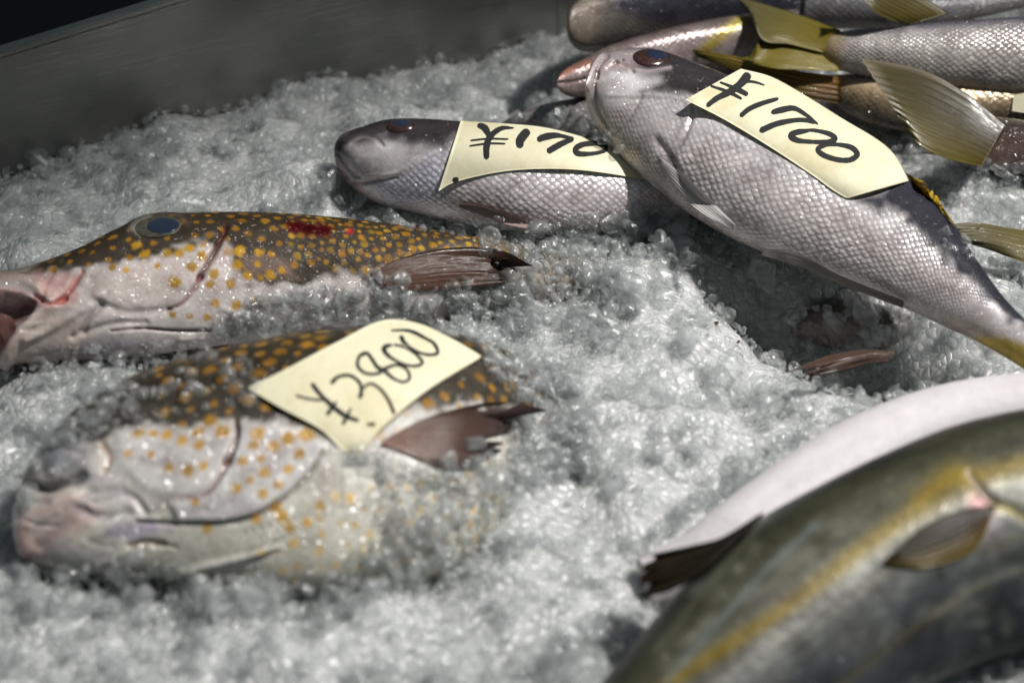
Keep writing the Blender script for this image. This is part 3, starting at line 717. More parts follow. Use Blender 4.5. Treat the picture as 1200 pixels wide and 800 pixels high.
blade('pectoral_fin', [(455, 512), (490, 494), (540, 480), (580, 478), (612, 486)], [(446, 520), (475, 530), (510, 545), (545, 548), (575, 530)],
      (.024, .020), (.020, .014), M_FIN, r, (.16, .085, .06), (.045, .03, .028), thick=.0004, fray=.45, rip=.0005, rays=11, on=E2,
      colfn=lambda t, w, c: c * (0.8 + .5 * w[..., None]) + np.array([.06, .035, .03]) * np.exp(-(t * 4) ** 2)[..., None])
# ------------------------------------------------------------------ left silver fish (partly under the other)
def silver(f, stops):
    f.ramp(stops, 0.15, 140); f.set(0, 1.0); f.set(1, 0.38); f.set(2, 0.3)
SIL = [(-1, (.55, .50, .50)), (-.6, (.60, .54, .54)), (-.1, (.57, .55, .56)), (.3, (.44, .42, .435)), (.6, (.25, .23, .24)), (.8, (.11, .09, .10)), (1, (.05, .04, .045))]
f = Fish([(392, 183, 392, 184, .018, .002), (395, 168, 395, 200, .012, .009), (405, 156, 405, 214, .008, .013), (425, 148, 422, 230, .005, .016), (455, 139, 452, 244, .003, .018), (495, 138, 492, 254, .002, .020),
          (540, 141, 538, 264, .001, .021), (600, 146, 595, 274, .000, .022), (650, 153, 645, 278, -.001, .021), (700, 165, 695, 276, -.002, .020), (745, 183, 740, 272, -.002, .017), (785, 203, 780, 264, -.003, .014), (830, 226, 825, 258, -.003, .009), (870, 240, 868, 258, -.003, .006)],
         tilt=26, nS=460, nT=200)
r = thing('silver_fish', P(580, 210, 0), 'silver fish lying under the other, its ¥170 note half shaded', 'fish', 'silver fish with price notes')
silver(f, SIL)
f.fill([(385, 175), (400, 150), (440, 130), (545, 125), (560, 150), (520, 175), (480, 172), (440, 165), (415, 180), (395, 190)], (.022, .017, .019), 12, .96, 9)
hd = [(385, 190), (410, 172), (450, 168), (500, 178), (512, 185), (480, 205), (440, 222), (410, 215)]
f.fill(hd, (.47, .42, .43), 7, .7, 12)
f.set(0, 0.0, [(380, 130), (560, 120), (530, 160), (500, 178), (470, 208), (440, 222), (380, 230)], 16)
f.fill([(440, 222), (500, 185), (515, 180), (520, 230), (470, 240)], (.46, .48, .62), 12, .6, 10)
f.set(1, 0, [(380, 120), (570, 120), (540, 165), (480, 172), (420, 178), (380, 190)], 12); f.set(2, .05, [(385, 175), (400, 150), (440, 130), (545, 125), (560, 150), (520, 175), (480, 172), (440, 165), (415, 180), (395, 190)], 12)
f.line([(397, 196), (405, 208), (420, 218), (428, 228)], 4, (.42, .25, .25), .6)
f.line([(396, 180), (408, 200), (424, 210), (445, 208)], 2.0, (.30, .26, .27), .7, .0010)
f.line([(408, 214), (430, 208), (460, 204), (485, 192), (515, 176)], 2.2, (.60, .56, .56), .5, -.0006)
f.line([(412, 216), (436, 213), (465, 208)], 1.8, (.27, .22, .22), .7, .0008)
f.line([(412, 168), (425, 160), (440, 162), (448, 170)], 2.5, (.30, .26, .26), .5, .0008)
f.bump(405, 170, 12, 12, .0012)
f.line([(400, 212), (430, 238), (470, 252)], 7, (.25, .21, .20), .55)
f.fill([(535, 235), (580, 240), (620, 258), (600, 268), (550, 255)], (.52, .38, .34), 5, .6, 8)
f.body(r, M_SILV); G2 = f; ALL.append(f)
eye(f, r, 469, 148, 18, 7, (M_IRISR, M_PUP), .0030, (.05, .1), .68)
blade('pectoral_fin', [(540, 238), (560, 239), (590, 248), (622, 262)], [(538, 243), (560, 251), (590, 262), (618, 268)], (.006, .006), (.006, .006), M_FIN, r, (.36, .24, .21), (.44, .34, .31), thick=.0002, rip=.0002, rays=7, on=G2)
blade('dorsal_fin', [(735, 182), (728, 176), (716, 169), (700, 166)], [(772, 200), (760, 188), (738, 172), (700, 164)], (.026, .030), (.022, .030), M_FIN, r, (.03, .028, .03), (.02, .02, .022), rays=9)
# ------------------------------------------------------------------ right silver fish with the 1700 note
f = Fish([(686, 99, 686, 101, .058, .002), (697, 70, 690, 124, .046, .010), (722, 57, 702, 152, .038, .015), (765, 56, 724, 184, .030, .019), (815, 72, 752, 211, .026, .021), (865, 92, 787, 240, .022, .023), (914, 117, 829, 268, .019, .024),
          (964, 147, 880, 294, .017, .024), (1016, 173, 940, 317, .015, .022), (1064, 203, 1000, 339, .014, .020), (1103, 242, 1060, 363, .013, .017), (1140, 300, 1110, 386, .012, .014), (1174, 346, 1150, 404, .011, .010), (1212, 386, 1195, 430, .010, .008), (1245, 420, 1235, 456, .010, .006)],
         tilt=26, roll=8, nS=640, nT=260)
r = thing('silver_fish', P(900, 220, 0), 'silver scaled fish with dark back and yellow tail, lying on top with the ¥1700 note', 'fish', 'silver fish with price notes')
silver(f, [(-1, (.50, .45, .43)), (-.6, (.56, .50, .49)), (-.1, (.55, .525, .53)), (.3, (.46, .44, .45)), (.62, (.31, .29, .31)), (.82, (.10, .095, .11)), (1, (.05, .045, .05))])
f.fill([(735, 78), (765, 40), (870, 70), (890, 110), (850, 112), (830, 122), (780, 112), (755, 108), (770, 95)], (.022, .018, .020), 13, .97, 9)
f.fill([(690, 60), (750, 45), (745, 80), (715, 90), (695, 90)], (.22, .17, .18), 7, .7, 12)
f.set(0, 0.0, [(670, 40), (880, 60), (850, 105), (800, 118), (765, 115), (735, 122), (715, 140), (690, 150), (670, 130)], 16)
f.set(0, 0.45, [(735, 122), (765, 115), (800, 118), (850, 125), (800, 180), (740, 190), (715, 160), (715, 140)], 14)
f.fill([(990, 236), (1030, 224), (1075, 195), (1110, 235), (1220, 375), (1220, 396), (1178, 372), (1130, 330), (1085, 280), (1050, 248)], (.009, .010, .018), 9, .96, 16)
f.fill([(1135, 398), (1150, 392), (1175, 394), (1250, 420), (1250, 470), (1190, 432), (1150, 408)], (.48, .33, .02), 6, .9, 8)
f.fill([(1110, 372), (1150, 375), (1150, 396), (1120, 388)], (.50, .40, .30), 6, .5, 8)
dk1 = [(990, 236), (1030, 224), (1075, 195), (1110, 235), (1220, 375), (1220, 396), (1178, 372), (1130, 330), (1085, 280), (1050, 248)]
f.set(0, .1, dk1, 10); f.set(1, 0, dk1, 10); f.set(2, 0, dk1, 10)
f.set(1, 0, [(670, 30), (890, 60), (870, 105), (800, 112), (750, 105), (700, 90)], 12); f.set(2, .05, [(735, 78), (765, 40), (870, 70), (890, 110), (850, 112), (830, 122), (780, 112), (755, 108), (770, 95)], 12)
f.set(0, 0.2, [(1130, 340), (1260, 380), (1260, 480), (1120, 400)], 15)
f.line([(705, 64), (694, 80), (690, 100), (692, 124), (700, 146)], 3.2, (.60, .54, .53), .7, -.0008)
f.line([(700, 84), (697, 105), (700, 128), (712, 150)], 1.8, (.28, .23, .23), .6, .0009)
f.line([(712, 66), (702, 78), (699, 92)], 2.5, (.18, .12, .11), .6, .0009)
f.line([(712, 112), (740, 112), (775, 112), (800, 116)], 2.5, (.62, .58, .58), .4, -.0002)
f.line([(714, 115), (742, 115), (778, 115), (806, 119)], 2, (.25, .22, .22), .4, .0002)
f.line([(752, 112), (742, 132), (728, 152), (714, 158)], 2.2, (.36, .31, .32), .5, .0005)
f.line([(812, 112), (812, 135), (800, 165), (780, 190)], 2.6, (.34, .30, .31), .5, .0007)
f.line([(806, 114), (806, 135), (795, 162), (775, 186)], 3.5, (.64, .60, .60), .4, -.0004)
f.bump(722, 72, 3, 2, -.0006, 0, (.04, .03, .03), .9); f.bump(730, 70, 2.5, 1.6, -.0005, 0, (.04, .03, .03), .8)
f.line([(712, 80), (722, 74), (735, 78), (742, 84)], 2.5, (.42, .30, .27), .6, .0010)
f.line([(737, 82), (760, 84), (785, 80)], 2.6, (.40, .34, .34), .6, -.0006)
f.line([(770, 165), (785, 185), (800, 215), (830, 245)], 5, (.36, .31, .31), .5, .0010)
f.body(r, M_SILV); G1 = f; ALL.append(f)
eye(f, r, 762, 67, 22, 9.5, (M_IRISR, M_PUP), .0024, (.2, .05), .66)
blade('pectoral_fin', [(774, 184), (800, 204), (830, 232), (862, 264)], [(770, 190), (788, 216), (818, 246), (858, 270)], (.02, .034), (.02, .032), M_FIN, r, (.50, .46, .46), (.62, .60, .59), thick=.0002, fray=.05, rays=6, rip=.0002, on=G1,
      colfn=lambda t, w, c: c * (0.75 + 0.5 * np.abs(w[..., None] - .45) * 2))
blade('anal_fin', [(895, 290), (935, 296), (985, 322), (1060, 352)], [(893, 299), (935, 312), (985, 333), (1058, 361)], (.030, .018), (.024, .014), M_FIN, r, (.55, .50, .48), (.46, .40, .36), thick=.0003, rays=9, on=G1)
blade('dorsal_fin', [(1062, 203), (1066, 205), (1072, 209), (1080, 214)], [(1122, 268), (1112, 253), (1104, 244), (1098, 232)], (.046, .050), (.040, .044), M_FIN, r, (.30, .19, .012), (.50, .33, .015), thick=.0004, rip=.0008, rays=6, fray=.9)
blade('tail_fin', [(1236, 398), (1250, 398), (1290, 400), (1330, 395)], [(1222, 446), (1235, 456), (1260, 475), (1300, 500)], (.020, .016), (.016, .010), M_FIN, r, (.48, .33, .02), (.40, .30, .03), rays=12)
# ------------------------------------------------------------------ amberjack in the foreground
f = Fish([(1420, 480, 1520, 735, .004, .040), (1330, 476, 1430, 745, .004, .042), (1250, 477, 1340, 752, .004, .043), (1180, 483, 1262, 762, .004, .043), (1100, 502, 1185, 780, .004, .043), (1020, 535, 1105, 810, .003, .041), (950, 570, 1035, 842, .002, .038),
          (880, 610, 965, 880, .001, .034), (825, 652, 905, 915, .000, .030), (780, 705, 855, 945, -.001, .026), (722, 775, 805, 975, -.003, .021), (668, 845, 745, 1000, -.004, .015)], tilt=14, roll=-6, nS=420, nT=260)
r = thing('striped_fish', P(1050, 650, 0), 'large olive green fish in the front right corner with a yellow side stripe', 'fish')
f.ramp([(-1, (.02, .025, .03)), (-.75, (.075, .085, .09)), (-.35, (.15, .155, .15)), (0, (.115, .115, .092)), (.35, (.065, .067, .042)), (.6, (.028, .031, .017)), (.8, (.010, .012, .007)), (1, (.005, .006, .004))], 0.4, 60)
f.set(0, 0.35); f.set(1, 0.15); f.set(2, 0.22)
for i in range(170):
    x, y = rng.uniform(780, 1230), rng.uniform(600, 800)
    f.bump(x, y, rng.uniform(5, 22), rng.uniform(4, 11), 0, -.6 + rng.uniform(-.4, .4), (.27, .27, .24) if i % 2 else (.035, .037, .022), rng.uniform(.1, .45))
st = [(1320, 515), (1250, 530), (1180, 550), (1120, 570), (1060, 608), (1000, 650), (930, 705), (860, 752), (800, 790), (750, 830)]
f.line(st, 12, (.24, .165, .006), .7, 0, (1.2, .75)); f.line([(1080, 585), (1120, 555), (1135, 565)], 14, (.28, .19, .012), .6)
f.line([(955, 615), (900, 665), (850, 720), (805, 770), (780, 800)], 4.0, (.17, .22, .23), .45)
f.line([(900, 605), (860, 650), (810, 710), (770, 760)], 6, (.12, .125, .09), .6)
for k in range(22):
    o = rng.uniform(-70, 150); m = rng.uniform(0, 500); pl = [(x + .25 * o, y + .75 * o) for x, y in st]
    i0 = int(rng.integers(0, 6)); f.line(pl[i0:i0 + 4], rng.uniform(2, 6), [(.26, .26, .22), (.03, .032, .018), (.15, .13, .05)][k % 3], rng.uniform(.2, .5))
f.set(1, .35, [(700, 830), (860, 770), (1000, 670), (1150, 600), (1300, 600), (1300, 760), (1150, 800), (900, 900)], 40)
f.line([(1135, 555), (1150, 575), (1165, 590)], 4, (.45, .38, .30), .7, .0012)
f.bump(1150, 590, 13, 9, -.0005, .5, (.30, .10, .10), .8); f.bump(1158, 612, 13, 16, 0, 0, (.55, .48, .50), .7)
f.line([(1165, 590), (1190, 600), (1220, 620)], 5, (.40, .33, .12), .6, .001)
f.bump(1195, 520, 26, 14, 0, 0, (.03, .035, .03), .5)
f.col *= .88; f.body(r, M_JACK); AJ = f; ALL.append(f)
blade('pectoral_fin', [(1165, 592), (1125, 598), (1080, 618), (1036, 656)], [(1164, 604), (1140, 645), (1085, 664), (1036, 659)], (.04, .045), (.04, .045), M_FIN, r, (.045, .026, .02), (.04, .034, .016), thick=.0008, rays=16, on=AJ,
      colfn=lambda t, w, c: c * (1 - .0 * w[..., None]) + np.array([.16, .11, .008]) * np.clip(w * 1.6 - .75, 0, 1)[..., None])
blade('dorsal_fin', [(895, 600), (845, 629), (798, 640), (758, 648)], [(880, 618), (830, 665), (785, 694), (745, 704)], (.040, .020), (.046, .022), M_FIN, r, (.014, .011, .006), (.026, .018, .008), thick=.0005, rays=9, fray=.35)
# ------------------------------------------------------------------ white belly behind it
f = Fish([(1420, 428, 1450, 560, .000, .022), (1300, 428, 1330, 560, .000, .022), (1200, 437, 1230, 560, .000, .022), (1110, 449, 1145, 560, .000, .021), (1030, 472, 1070, 585, -.001, .020), (960, 505, 1000, 620, -.002, .018), (895, 549, 935, 650, -.003, .016), (838, 592, 875, 680, -.004, .013), (788, 632, 815, 705, -.007, .009), (745, 655, 765, 710, -.010, .006)], tilt=10, nS=300, nT=140)
r = thing('white_fish', P(1000, 500, 0), 'smooth white belly of a fish lying along the back of the olive striped fish', 'fish')
f.ramp([(-1, (.44, .42, .43)), (1, (.56, .53, .545))], .1); f.set(0, 0.1); f.set(1, 0.0); f.set(2, 0.2)
f.line([(1200, 455), (1100, 470), (1010, 505), (940, 545), (880, 590)], 7, (.60, .55, .58), .4)
f.body(r, M_BELLY); WB = f; ALL.append(f)
# ------------------------------------------------------------------ fish of the pile behind
def dim(f, stops, s0=1.0, s1=.3, s2=.3): f.ramp(stops, .2, 120); f.set(0, s0); f.set(1, s1); f.set(2, s2)
BACK = [(-1, (.50, .44, .40)), (-.3, (.50, .46, .44)), (.2, (.40, .37, .37)), (.5, (.18, .17, .20)), (.75, (.05, .05, .07)), (1, (.03, .03, .04))]
f = Fish([(960, 40, 955, 72, .030, .006), (985, 36, 980, 82, .030, .009), (1040, 30, 1035, 96, .028, .013), (1110, 24, 1105, 108, .026, .017), (1200, 18, 1195, 118, .024, .020), (1300, 16, 1295, 126, .022, .021), (1420, 30, 1420, 120, .022, .018)], tilt=24, nS=240, nT=150)
r = thing('silver_fish', P(1100, 80, 0), 'topmost silver fish of the back pile, yellow forked tail to the left', 'fish', 'fish piled at the back right')
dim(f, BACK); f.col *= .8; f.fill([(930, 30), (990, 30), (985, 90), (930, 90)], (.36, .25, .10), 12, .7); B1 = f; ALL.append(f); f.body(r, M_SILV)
OLV = (.22, .19, .035)
blade('tail_fin', [(985, 36), (950, 22), (905, 8), (852, -8)], [(965, 62), (925, 52), (893, 46), (880, 8)], (.045, .045), (.036, .045), M_FIN, r, (.22, .17, .02), (.13, .12, .07), rays=14,
      colfn=lambda t, w, c: c + np.array([.30, .27, .27]) * np.clip(w * 8 - 7.2, 0, 1)[..., None] * t[..., None])
blade('tail_fin', [(970, 55), (930, 50), (893, 46), (880, 72)], [(985, 84), (940, 82), (905, 80), (862, 68)], (.036, .040), (.030, .034), M_FIN, r, (.22, .165, .014), (.18, .15, .028), rays=10)
f = Fish([(965, 88, 960, 112, .012, .005), (1000, 86, 985, 132, .010, .009), (1050, 84, 1035, 152, .008, .012), (1110, 84, 1100, 160, .006, .014), (1200, 94, 1190, 165, .004, .016), (1300, 100, 1300, 175, .004, .016)], tilt=24, nS=200, nT=120)
r = thing('silver_fish', P(1050, 130, 0), 'thin bronze fish beneath the topmost silver fish, narrow yellow tail pointing left', 'fish', 'fish piled at the back right')
dim(f, [(-1, (.10, .08, .06)), (-.5, (.22, .16, .10)), (0, (.50, .38, .24)), (.4, (.46, .38, .30)), (1, (.34, .32, .30))], .5, .4); B2 = f; ALL.append(f); f.body(r, M_SILV)
blade('tail_fin', [(985, 90), (930, 82), (870, 68), (800, 56)], [(985, 122), (940, 114), (890, 96), (812, 64)], (.026, .030), (.014, .026), M_FIN, r, (.26, .13, .03), (.36, .28, .05), rays=5,
      colfn=lambda t, w, c: c * (1.15 - .9 * w[..., None]))
f = Fish([(1140, 140, 1128, 182, .010, .005), (1165, 136, 1152, 198, .010, .009), (1200, 140, 1190, 208, .008, .013), (1260, 150, 1250, 225, .006, .016), (1330, 160, 1320, 250, .006, .016)], tilt=20, nS=160, nT=110)
r = thing('silver_fish', P(1170, 175, 0), 'wet dark brown fish whose broad olive tail sweeps up over the bronze fish', 'fish', 'fish piled at the back right')
dim(f, [(-1, (.12, .075, .065)), (-.3, (.08, .05, .04)), (.2, (.06, .042, .036)), (1, (.02, .02, .02))], .2, .1, 1.0); B3 = f; ALL.append(f); f.body(r, M_SILV)
blade('tail_fin', [(1180, 148), (1130, 108), (1075, 80), (1008, 68)], [(1150, 195), (1110, 186), (1080, 172), (1063, 152)], (.030, .062), (.018, .034), M_FIN, r, (.042, .028, .012), (.075, .064, .026), n=60, m=40, rays=10, rip=.0003,
      colfn=lambda t, w, c: c + np.array([.16, .14, .12]) * np.clip(np.maximum(t * 9 - 8, .8 - w * 9), 0, 1)[..., None] + np.array([.10, .08, 0]) * np.clip(w - .4, 0, 1)[..., None])
f = Fish([(651, 97, 652, 99, .034, .003), (658, 84, 660, 110, .028, .008), (676, 72, 680, 116, .022, .012), (705, 56, 712, 112, .020, .016), (745, 42, 752, 100, .018, .018), (800, 28, 806, 90, .016, .019), (870, 16, 874, 84, .014, .018), (930, 10, 930, 76, .012, .016)], tilt=26, nS=240, nT=120)
r = thing('silver_fish', P(690, 90, 0), 'reddish snouted fish peeking out behind the head of the ¥1700 fish', 'fish', 'fish piled at the back right')
dim(f, [(-1, (.48, .38, .36)), (-.2, (.42, .34, .33)), (.3, (.24, .19, .18)), (.7, (.09, .06, .06)), (1, (.05, .04, .04))], .3, .3)
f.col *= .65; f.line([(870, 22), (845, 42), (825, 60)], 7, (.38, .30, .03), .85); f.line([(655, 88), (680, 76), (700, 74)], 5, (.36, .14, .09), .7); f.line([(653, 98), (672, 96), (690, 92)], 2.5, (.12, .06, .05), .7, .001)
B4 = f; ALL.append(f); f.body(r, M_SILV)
f = Fish([(664, 30, 664, 34, .040, .003), (668, 10, 668, 50, .034, .010), (685, -5, 685, 62, .026, .016), (720, -18, 722, 62, .020, .020), (770, -30, 772, 56, .016, .022), (840, -44, 842, 46, .012, .022), (930, -60, 932, 38, .010, .020)], tilt=26, nS=200, nT=110)
r = thing('silver_fish', P(730, 30, 0), 'blurred fish farthest back beside the steel wall, blunt pale beige head', 'fish', 'fish piled at the back right')
dim(f, [(-1, (.40, .35, .30)), (0, (.40, .35, .31)), (.35, (.20, .18, .19)), (.7, (.05, .055, .08)), (1, (.03, .035, .05))], .3, .2)
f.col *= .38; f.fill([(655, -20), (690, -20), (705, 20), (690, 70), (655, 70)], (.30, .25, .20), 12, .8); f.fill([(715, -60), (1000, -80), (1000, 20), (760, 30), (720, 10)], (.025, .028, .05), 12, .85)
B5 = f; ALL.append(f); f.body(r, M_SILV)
f = Fish([(940, -22, 940, 34, .026, .012), (1010, -14, 1010, 36, .026, .012), (1080, -8, 1080, 36, .026, .010), (1140, -10, 1140, 24, .028, .006), (1200, -15, 1200, 10, .030, .004)], tilt=26, nS=140, nT=90)
r = thing('silver_fish', P(1000, 10, 0), 'dark grey fish behind the topmost silver fish, olive fin standing up', 'fish', 'fish piled at the back right')
dim(f, [(-1, (.16, .15, .15)), (0, (.12, .12, .13)), (.5, (.03, .03, .035)), (1, (.01, .01, .015))], .6, .1); B6 = f; ALL.append(f); f.body(r, M_SILV)
blade('dorsal_fin', [(1112, 16), (1080, -4), (1050, -16), (1010, -24)], [(1060, 30), (1040, 22), (1020, 10), (1000, -20)], (.055, .075), (.050, .07), M_FIN, r, (.11, .085, .018), (.08, .066, .022))
# dark back of a fish buried behind the left silver fish
f = Fish([(578, 150, 580, 156, -.002, .003), (600, 136, 602, 158, .000, .006), (630, 124, 634, 160, .001, .009), (665, 116, 670, 160, .002, .011), (705, 110, 712, 160, .002, .012), (780, 108, 790, 160, .002, .012)], tilt=22, nS=140, nT=90)
r = thing('buried_fish', P(650, 135, 0), 'dark curved back of a fish buried in ice behind the ¥170 silver fish', 'fish')
f.ramp([(-1, (.3, .28, .28)), (.5, (.12, .10, .10)), (.8, (.035, .03, .03)), (1, (.03, .025, .025))]); f.set(0, .3); f.set(1, .2); B7 = f; ALL.append(f); f.body(r, M_SILV)
f = Fish([(925, 380, 930, 392, -.030, .004), (950, 355, 960, 404, -.032, .010), (1000, 350, 1005, 418, -.034, .014), (1060, 368, 1060, 424, -.034, .014), (1130, 392, 1130, 436, -.034, .012), (1220, 420, 1220, 450, -.036, .010)], tilt=22, nS=160, nT=90)
r = thing('buried_fish', P(1020, 390, -.02), 'dark wet fish sunk in the hollow of ice beneath the ¥1700 fish', 'fish')
f.ramp([(-1, (.16, .13, .12)), (.0, (.075, .065, .06)), (.6, (.03, .028, .026)), (1, (.02, .02, .02))], .3, 90); f.set(0, .2); f.set(1, .1); f.set(2, .8); B8 = f; ALL.append(f); f.body(r, M_SPOT)
# fins that stick out of the ice
r = thing('buried_fin', P(1160, 285, 0), 'olive fin sticking out of the ice, right of the yellow dorsal spines', 'fish fin')
blade('membrane', [(1225, 272), (1190, 268), (1150, 262), (1112, 266)], [(1225, 316), (1190, 304), (1150, 290), (1112, 283)], (.010, .016), (.008, .010), M_FIN, r, (.15, .12, .03), (.15, .135, .09), rays=10, lift=.002, fray=.3)
r = thing('buried_fin', P(1000, 420, 0), 'reddish brown fin edge poking out of the ice below the ¥1700 fish', 'fish fin')
blade('membrane', [(1050, 412), (1020, 410), (985, 416), (944, 432)], [(1040, 424), (1015, 427), (990, 434), (950, 441)], (.002, .008), (.0, .004), M_FIN, r, (.06, .036, .026), (.10, .055, .04), rays=6, lift=.002, fray=.5)

# ------------------------------------------------------------------ price notes
def Z(x0, y0, sx):
    return lambda pts: [(x0 + sx * x, y0 + sx * y) for x, y in pts]
def curlA(px):
    return .006 * np.exp(-((px[..., 0] - 806) ** 2 + (px[..., 1] - 117) ** 2) / 26 ** 2) + .004 * np.exp(-((px[..., 0] - 1050) ** 2 + (px[..., 1] - 195) ** 2) / 30 ** 2)
n1 = Note([G1], [(868, 81), (905, 91), (945, 113), (990, 141), (1030, 165), (1050, 184), (1065, 212)], [(803, 117), (850, 141), (900, 171), (950, 204), (975, 222), (992, 232), (994, 232)],
          'cream note reading ¥1700 on the back of the right silver fish', order=2, curl=curlA)
z = Z(800, 60, .23333)
n1.ink('yen_sign', [(z([(335, 112), (290, 165), (240, 202), (170, 238), (122, 275)]), [8.5, 7.5, 7, 5.5, 4]), (z([(300, 165), (330, 153), (370, 158), (412, 172)]), [3, 3, 2.6, 1.5]),
                  (z([(185, 156), (245, 180), (290, 200), (328, 220)]), [2.2, 3.5, 5.5, 4.5]), (z([(138, 174), (210, 198), (260, 220), (298, 241)]), [2.6, 3.2, 3.6, 2.5])])
n1.ink('digit', [(z([(482, 238), (400, 262), (335, 290), (290, 326)]), [3.2, 4.6, 5, 4.6])])
n1.ink('digit', [(z([(445, 308), (500, 294), (560, 287), (620, 320), (680, 368)]), [4.5, 6, 4.5, 3.6, 2]), (z([(672, 358), (590, 345), (480, 362), (388, 400)]), [4, 4.2, 5.2, 5.4])])
n1.ink('digit', [(z([(640, 398), (570, 408), (545, 425), (580, 448), (660, 456), (735, 456), (766, 440), (735, 415), (660, 398), (610, 399)]), [3, 5.5, 6, 4.5, 4, 5, 5.5, 4.5, 3.5, 3])])
n1.ink('digit', [(z([(730, 470), (690, 482), (680, 500), (715, 525), (780, 545), (840, 546), (876, 520), (850, 485), (780, 469), (715, 472)]), [3, 5, 5, 5, 5, 5.5, 5.5, 4.5, 3.5, 3])])
n2 = Note([G2], [(540, 142), (590, 145), (640, 150), (690, 163), (735, 180), (780, 203)], [(514, 224), (535, 213), (590, 201), (650, 198), (710, 203), (800, 219)],
          'cream note with ¥170 showing, wrapped round the back of the left silver fish', order=3)
z = Z(500, 120, .25)
n2.ink('yen_sign', [(z([(238, 105), (272, 120), (295, 160)]), [4.5, 7, 4]), (z([(410, 120), (350, 122), (300, 158), (282, 205), (282, 265)]), [1.5, 4.5, 6, 6, 4.5]), (z([(205, 178), (290, 170), (385, 172)]), [1.4, 1.8, 1.4]), (z([(200, 203), (290, 192), (370, 193)]), [1.2, 1.8, 1.4])])
n2.ink('digit', [(z([(478, 128), (440, 175), (440, 212)]), [7, 9, 6])])
n2.ink('digit', [(z([(520, 180), (545, 165), (610, 155), (690, 170)]), [5.5, 7, 4, 3]), (z([(690, 170), (630, 195), (565, 232)]), [4, 6, 6])])
n2.ink('digit', [(z([(800, 192), (740, 195), (700, 215), (710, 238), (770, 240), (830, 228), (840, 205), (790, 190)]), [4, 5, 5.5, 5, 3.5, 3.5, 4, 4])])
n2.ink('ink_blot', [(z([(122, 362), (150, 362)]), [4, 5]), (z([(136, 362), (137, 380)]), [6, 2])])
n3 = Note([E2], [(292, 454), (340, 430), (395, 401), (447, 376), (490, 379), (530, 397), (564, 417)], [(294, 457), (330, 478), (375, 502), (414, 533), (450, 500), (500, 458), (563, 419)],
          'pale yellow note reading ¥3800 on the lower spotted fish', order=2)
z = Z(280, 360, .25)
n3.ink('yen_sign', [(z([(340, 355), (385, 410), (440, 460), (500, 505), (565, 530)]), [4.5, 3.8, 4, 4, 2.4]), (z([(265, 412), (330, 428), (395, 434)]), [2.4, 2.2, 1.8]), (z([(458, 440), (440, 465), (415, 500)]), [2, 4, 4]), (z([(525, 470), (510, 505), (488, 545)]), [2, 3.4, 3.6]), (z([(600, 545), (640, 546)]), [1.6, 3.4])])
n3.ink('digit', [(z([(432, 357), (465, 325), (520, 318), (565, 350), (575, 390), (568, 424)]), [4.5, 3.2, 3, 3, 3, 4.5]), (z([(570, 400), (590, 370), (625, 358), (670, 390), (705, 440), (730, 498)]), [2.5, 2.5, 2.8, 3, 3.2, 3])])
n3.ink('digit', [(z([(600, 210), (565, 230), (558, 275), (595, 308), (650, 310), (690, 285), (740, 270), (785, 290), (800, 330), (770, 350), (720, 330), (680, 295), (650, 280), (620, 235), (598, 208)]), [4, 3.2, 3, 3, 3, 3.6, 3, 3, 3.2, 3, 3, 4, 4, 3.4, 3])])
n3.ink('digit', [(z([(720, 175), (680, 188), (700, 225), (760, 262), (820, 275), (860, 260), (830, 220), (770, 185), (725, 174)]), [3, 4.6, 3.2, 3, 3, 3.4, 3, 2.8, 2.6])])
n3.ink('digit', [(z([(758, 130), (775, 165), (830, 205), (890, 222), (932, 212), (915, 170), (880, 148), (800, 110), (712, 108)]), [5, 3.4, 3, 3, 3.6, 3, 4, 2.6, 1.8])])
n4 = Note([B2, B1], [(1188, 111), (1205, 108), (1225, 106), (1245, 105)], [(1186, 130), (1205, 133), (1225, 136), (1245, 138)], 'corner of a blank cream note entering at the right edge', order=1)

# ------------------------------------------------------------------ tray and ice
def Hice(x, y):
    p = np.stack([x, y], -1); h = np.zeros(len(x))
    h += .012 * (vnoise(p * 14, 11) - .5) + .012 * (vnoise(p * 40, 12) - .5) + .004 * (vnoise(p * 110, 13) - .5)
    for px, py, rr, hh in MOUNDS:
        c = P(px, py, 0); h += hh * np.exp(-((x - c[0]) ** 2 + (y - c[1]) ** 2) / rr ** 2)
    return h - .003
MOUNDS = [(960, 360, .030, -.026), (1050, 388, .030, -.024), (890, 330, .02, -.016), (800, 290, .02, .008), (720, 330, .03, .008), (640, 500, .05, .012), (1120, 210, .03, .012), (1150, 320, .03, .006),
          (350, 210, .02, .006), (60, 450, .02, .004), (660, 130, .03, .008), (300, 730, .08, .003), (200, 150, .10, .006)]
gx = np.linspace(-.50, .52, 520); gy = np.linspace(-.34, .62, 500)
GX, GY = np.meshgrid(gx, gy, indexing='ij')
h = Hice(GX.ravel(), GY.ravel())
BF = grid_faces(520, 500); wa, wb = P(-150, 221, 0), P(652, 30, 0)
def behind(x, y): return y > np.where(x < wb[0], wa[1] + (x - wa[0]) * (wb[1] - wa[1]) / (wb[0] - wa[0]), wb[1] + (x - wb[0]) * .10 / .62) + .001
BF = BF[~behind(GX.ravel(), GY.ravel())[BF].any(1)]
bed = mesh_obj('ice_bed', np.stack([GX.ravel(), GY.ravel(), h - .004], -1), BF, M_BED)
tag(bed, kind='structure')

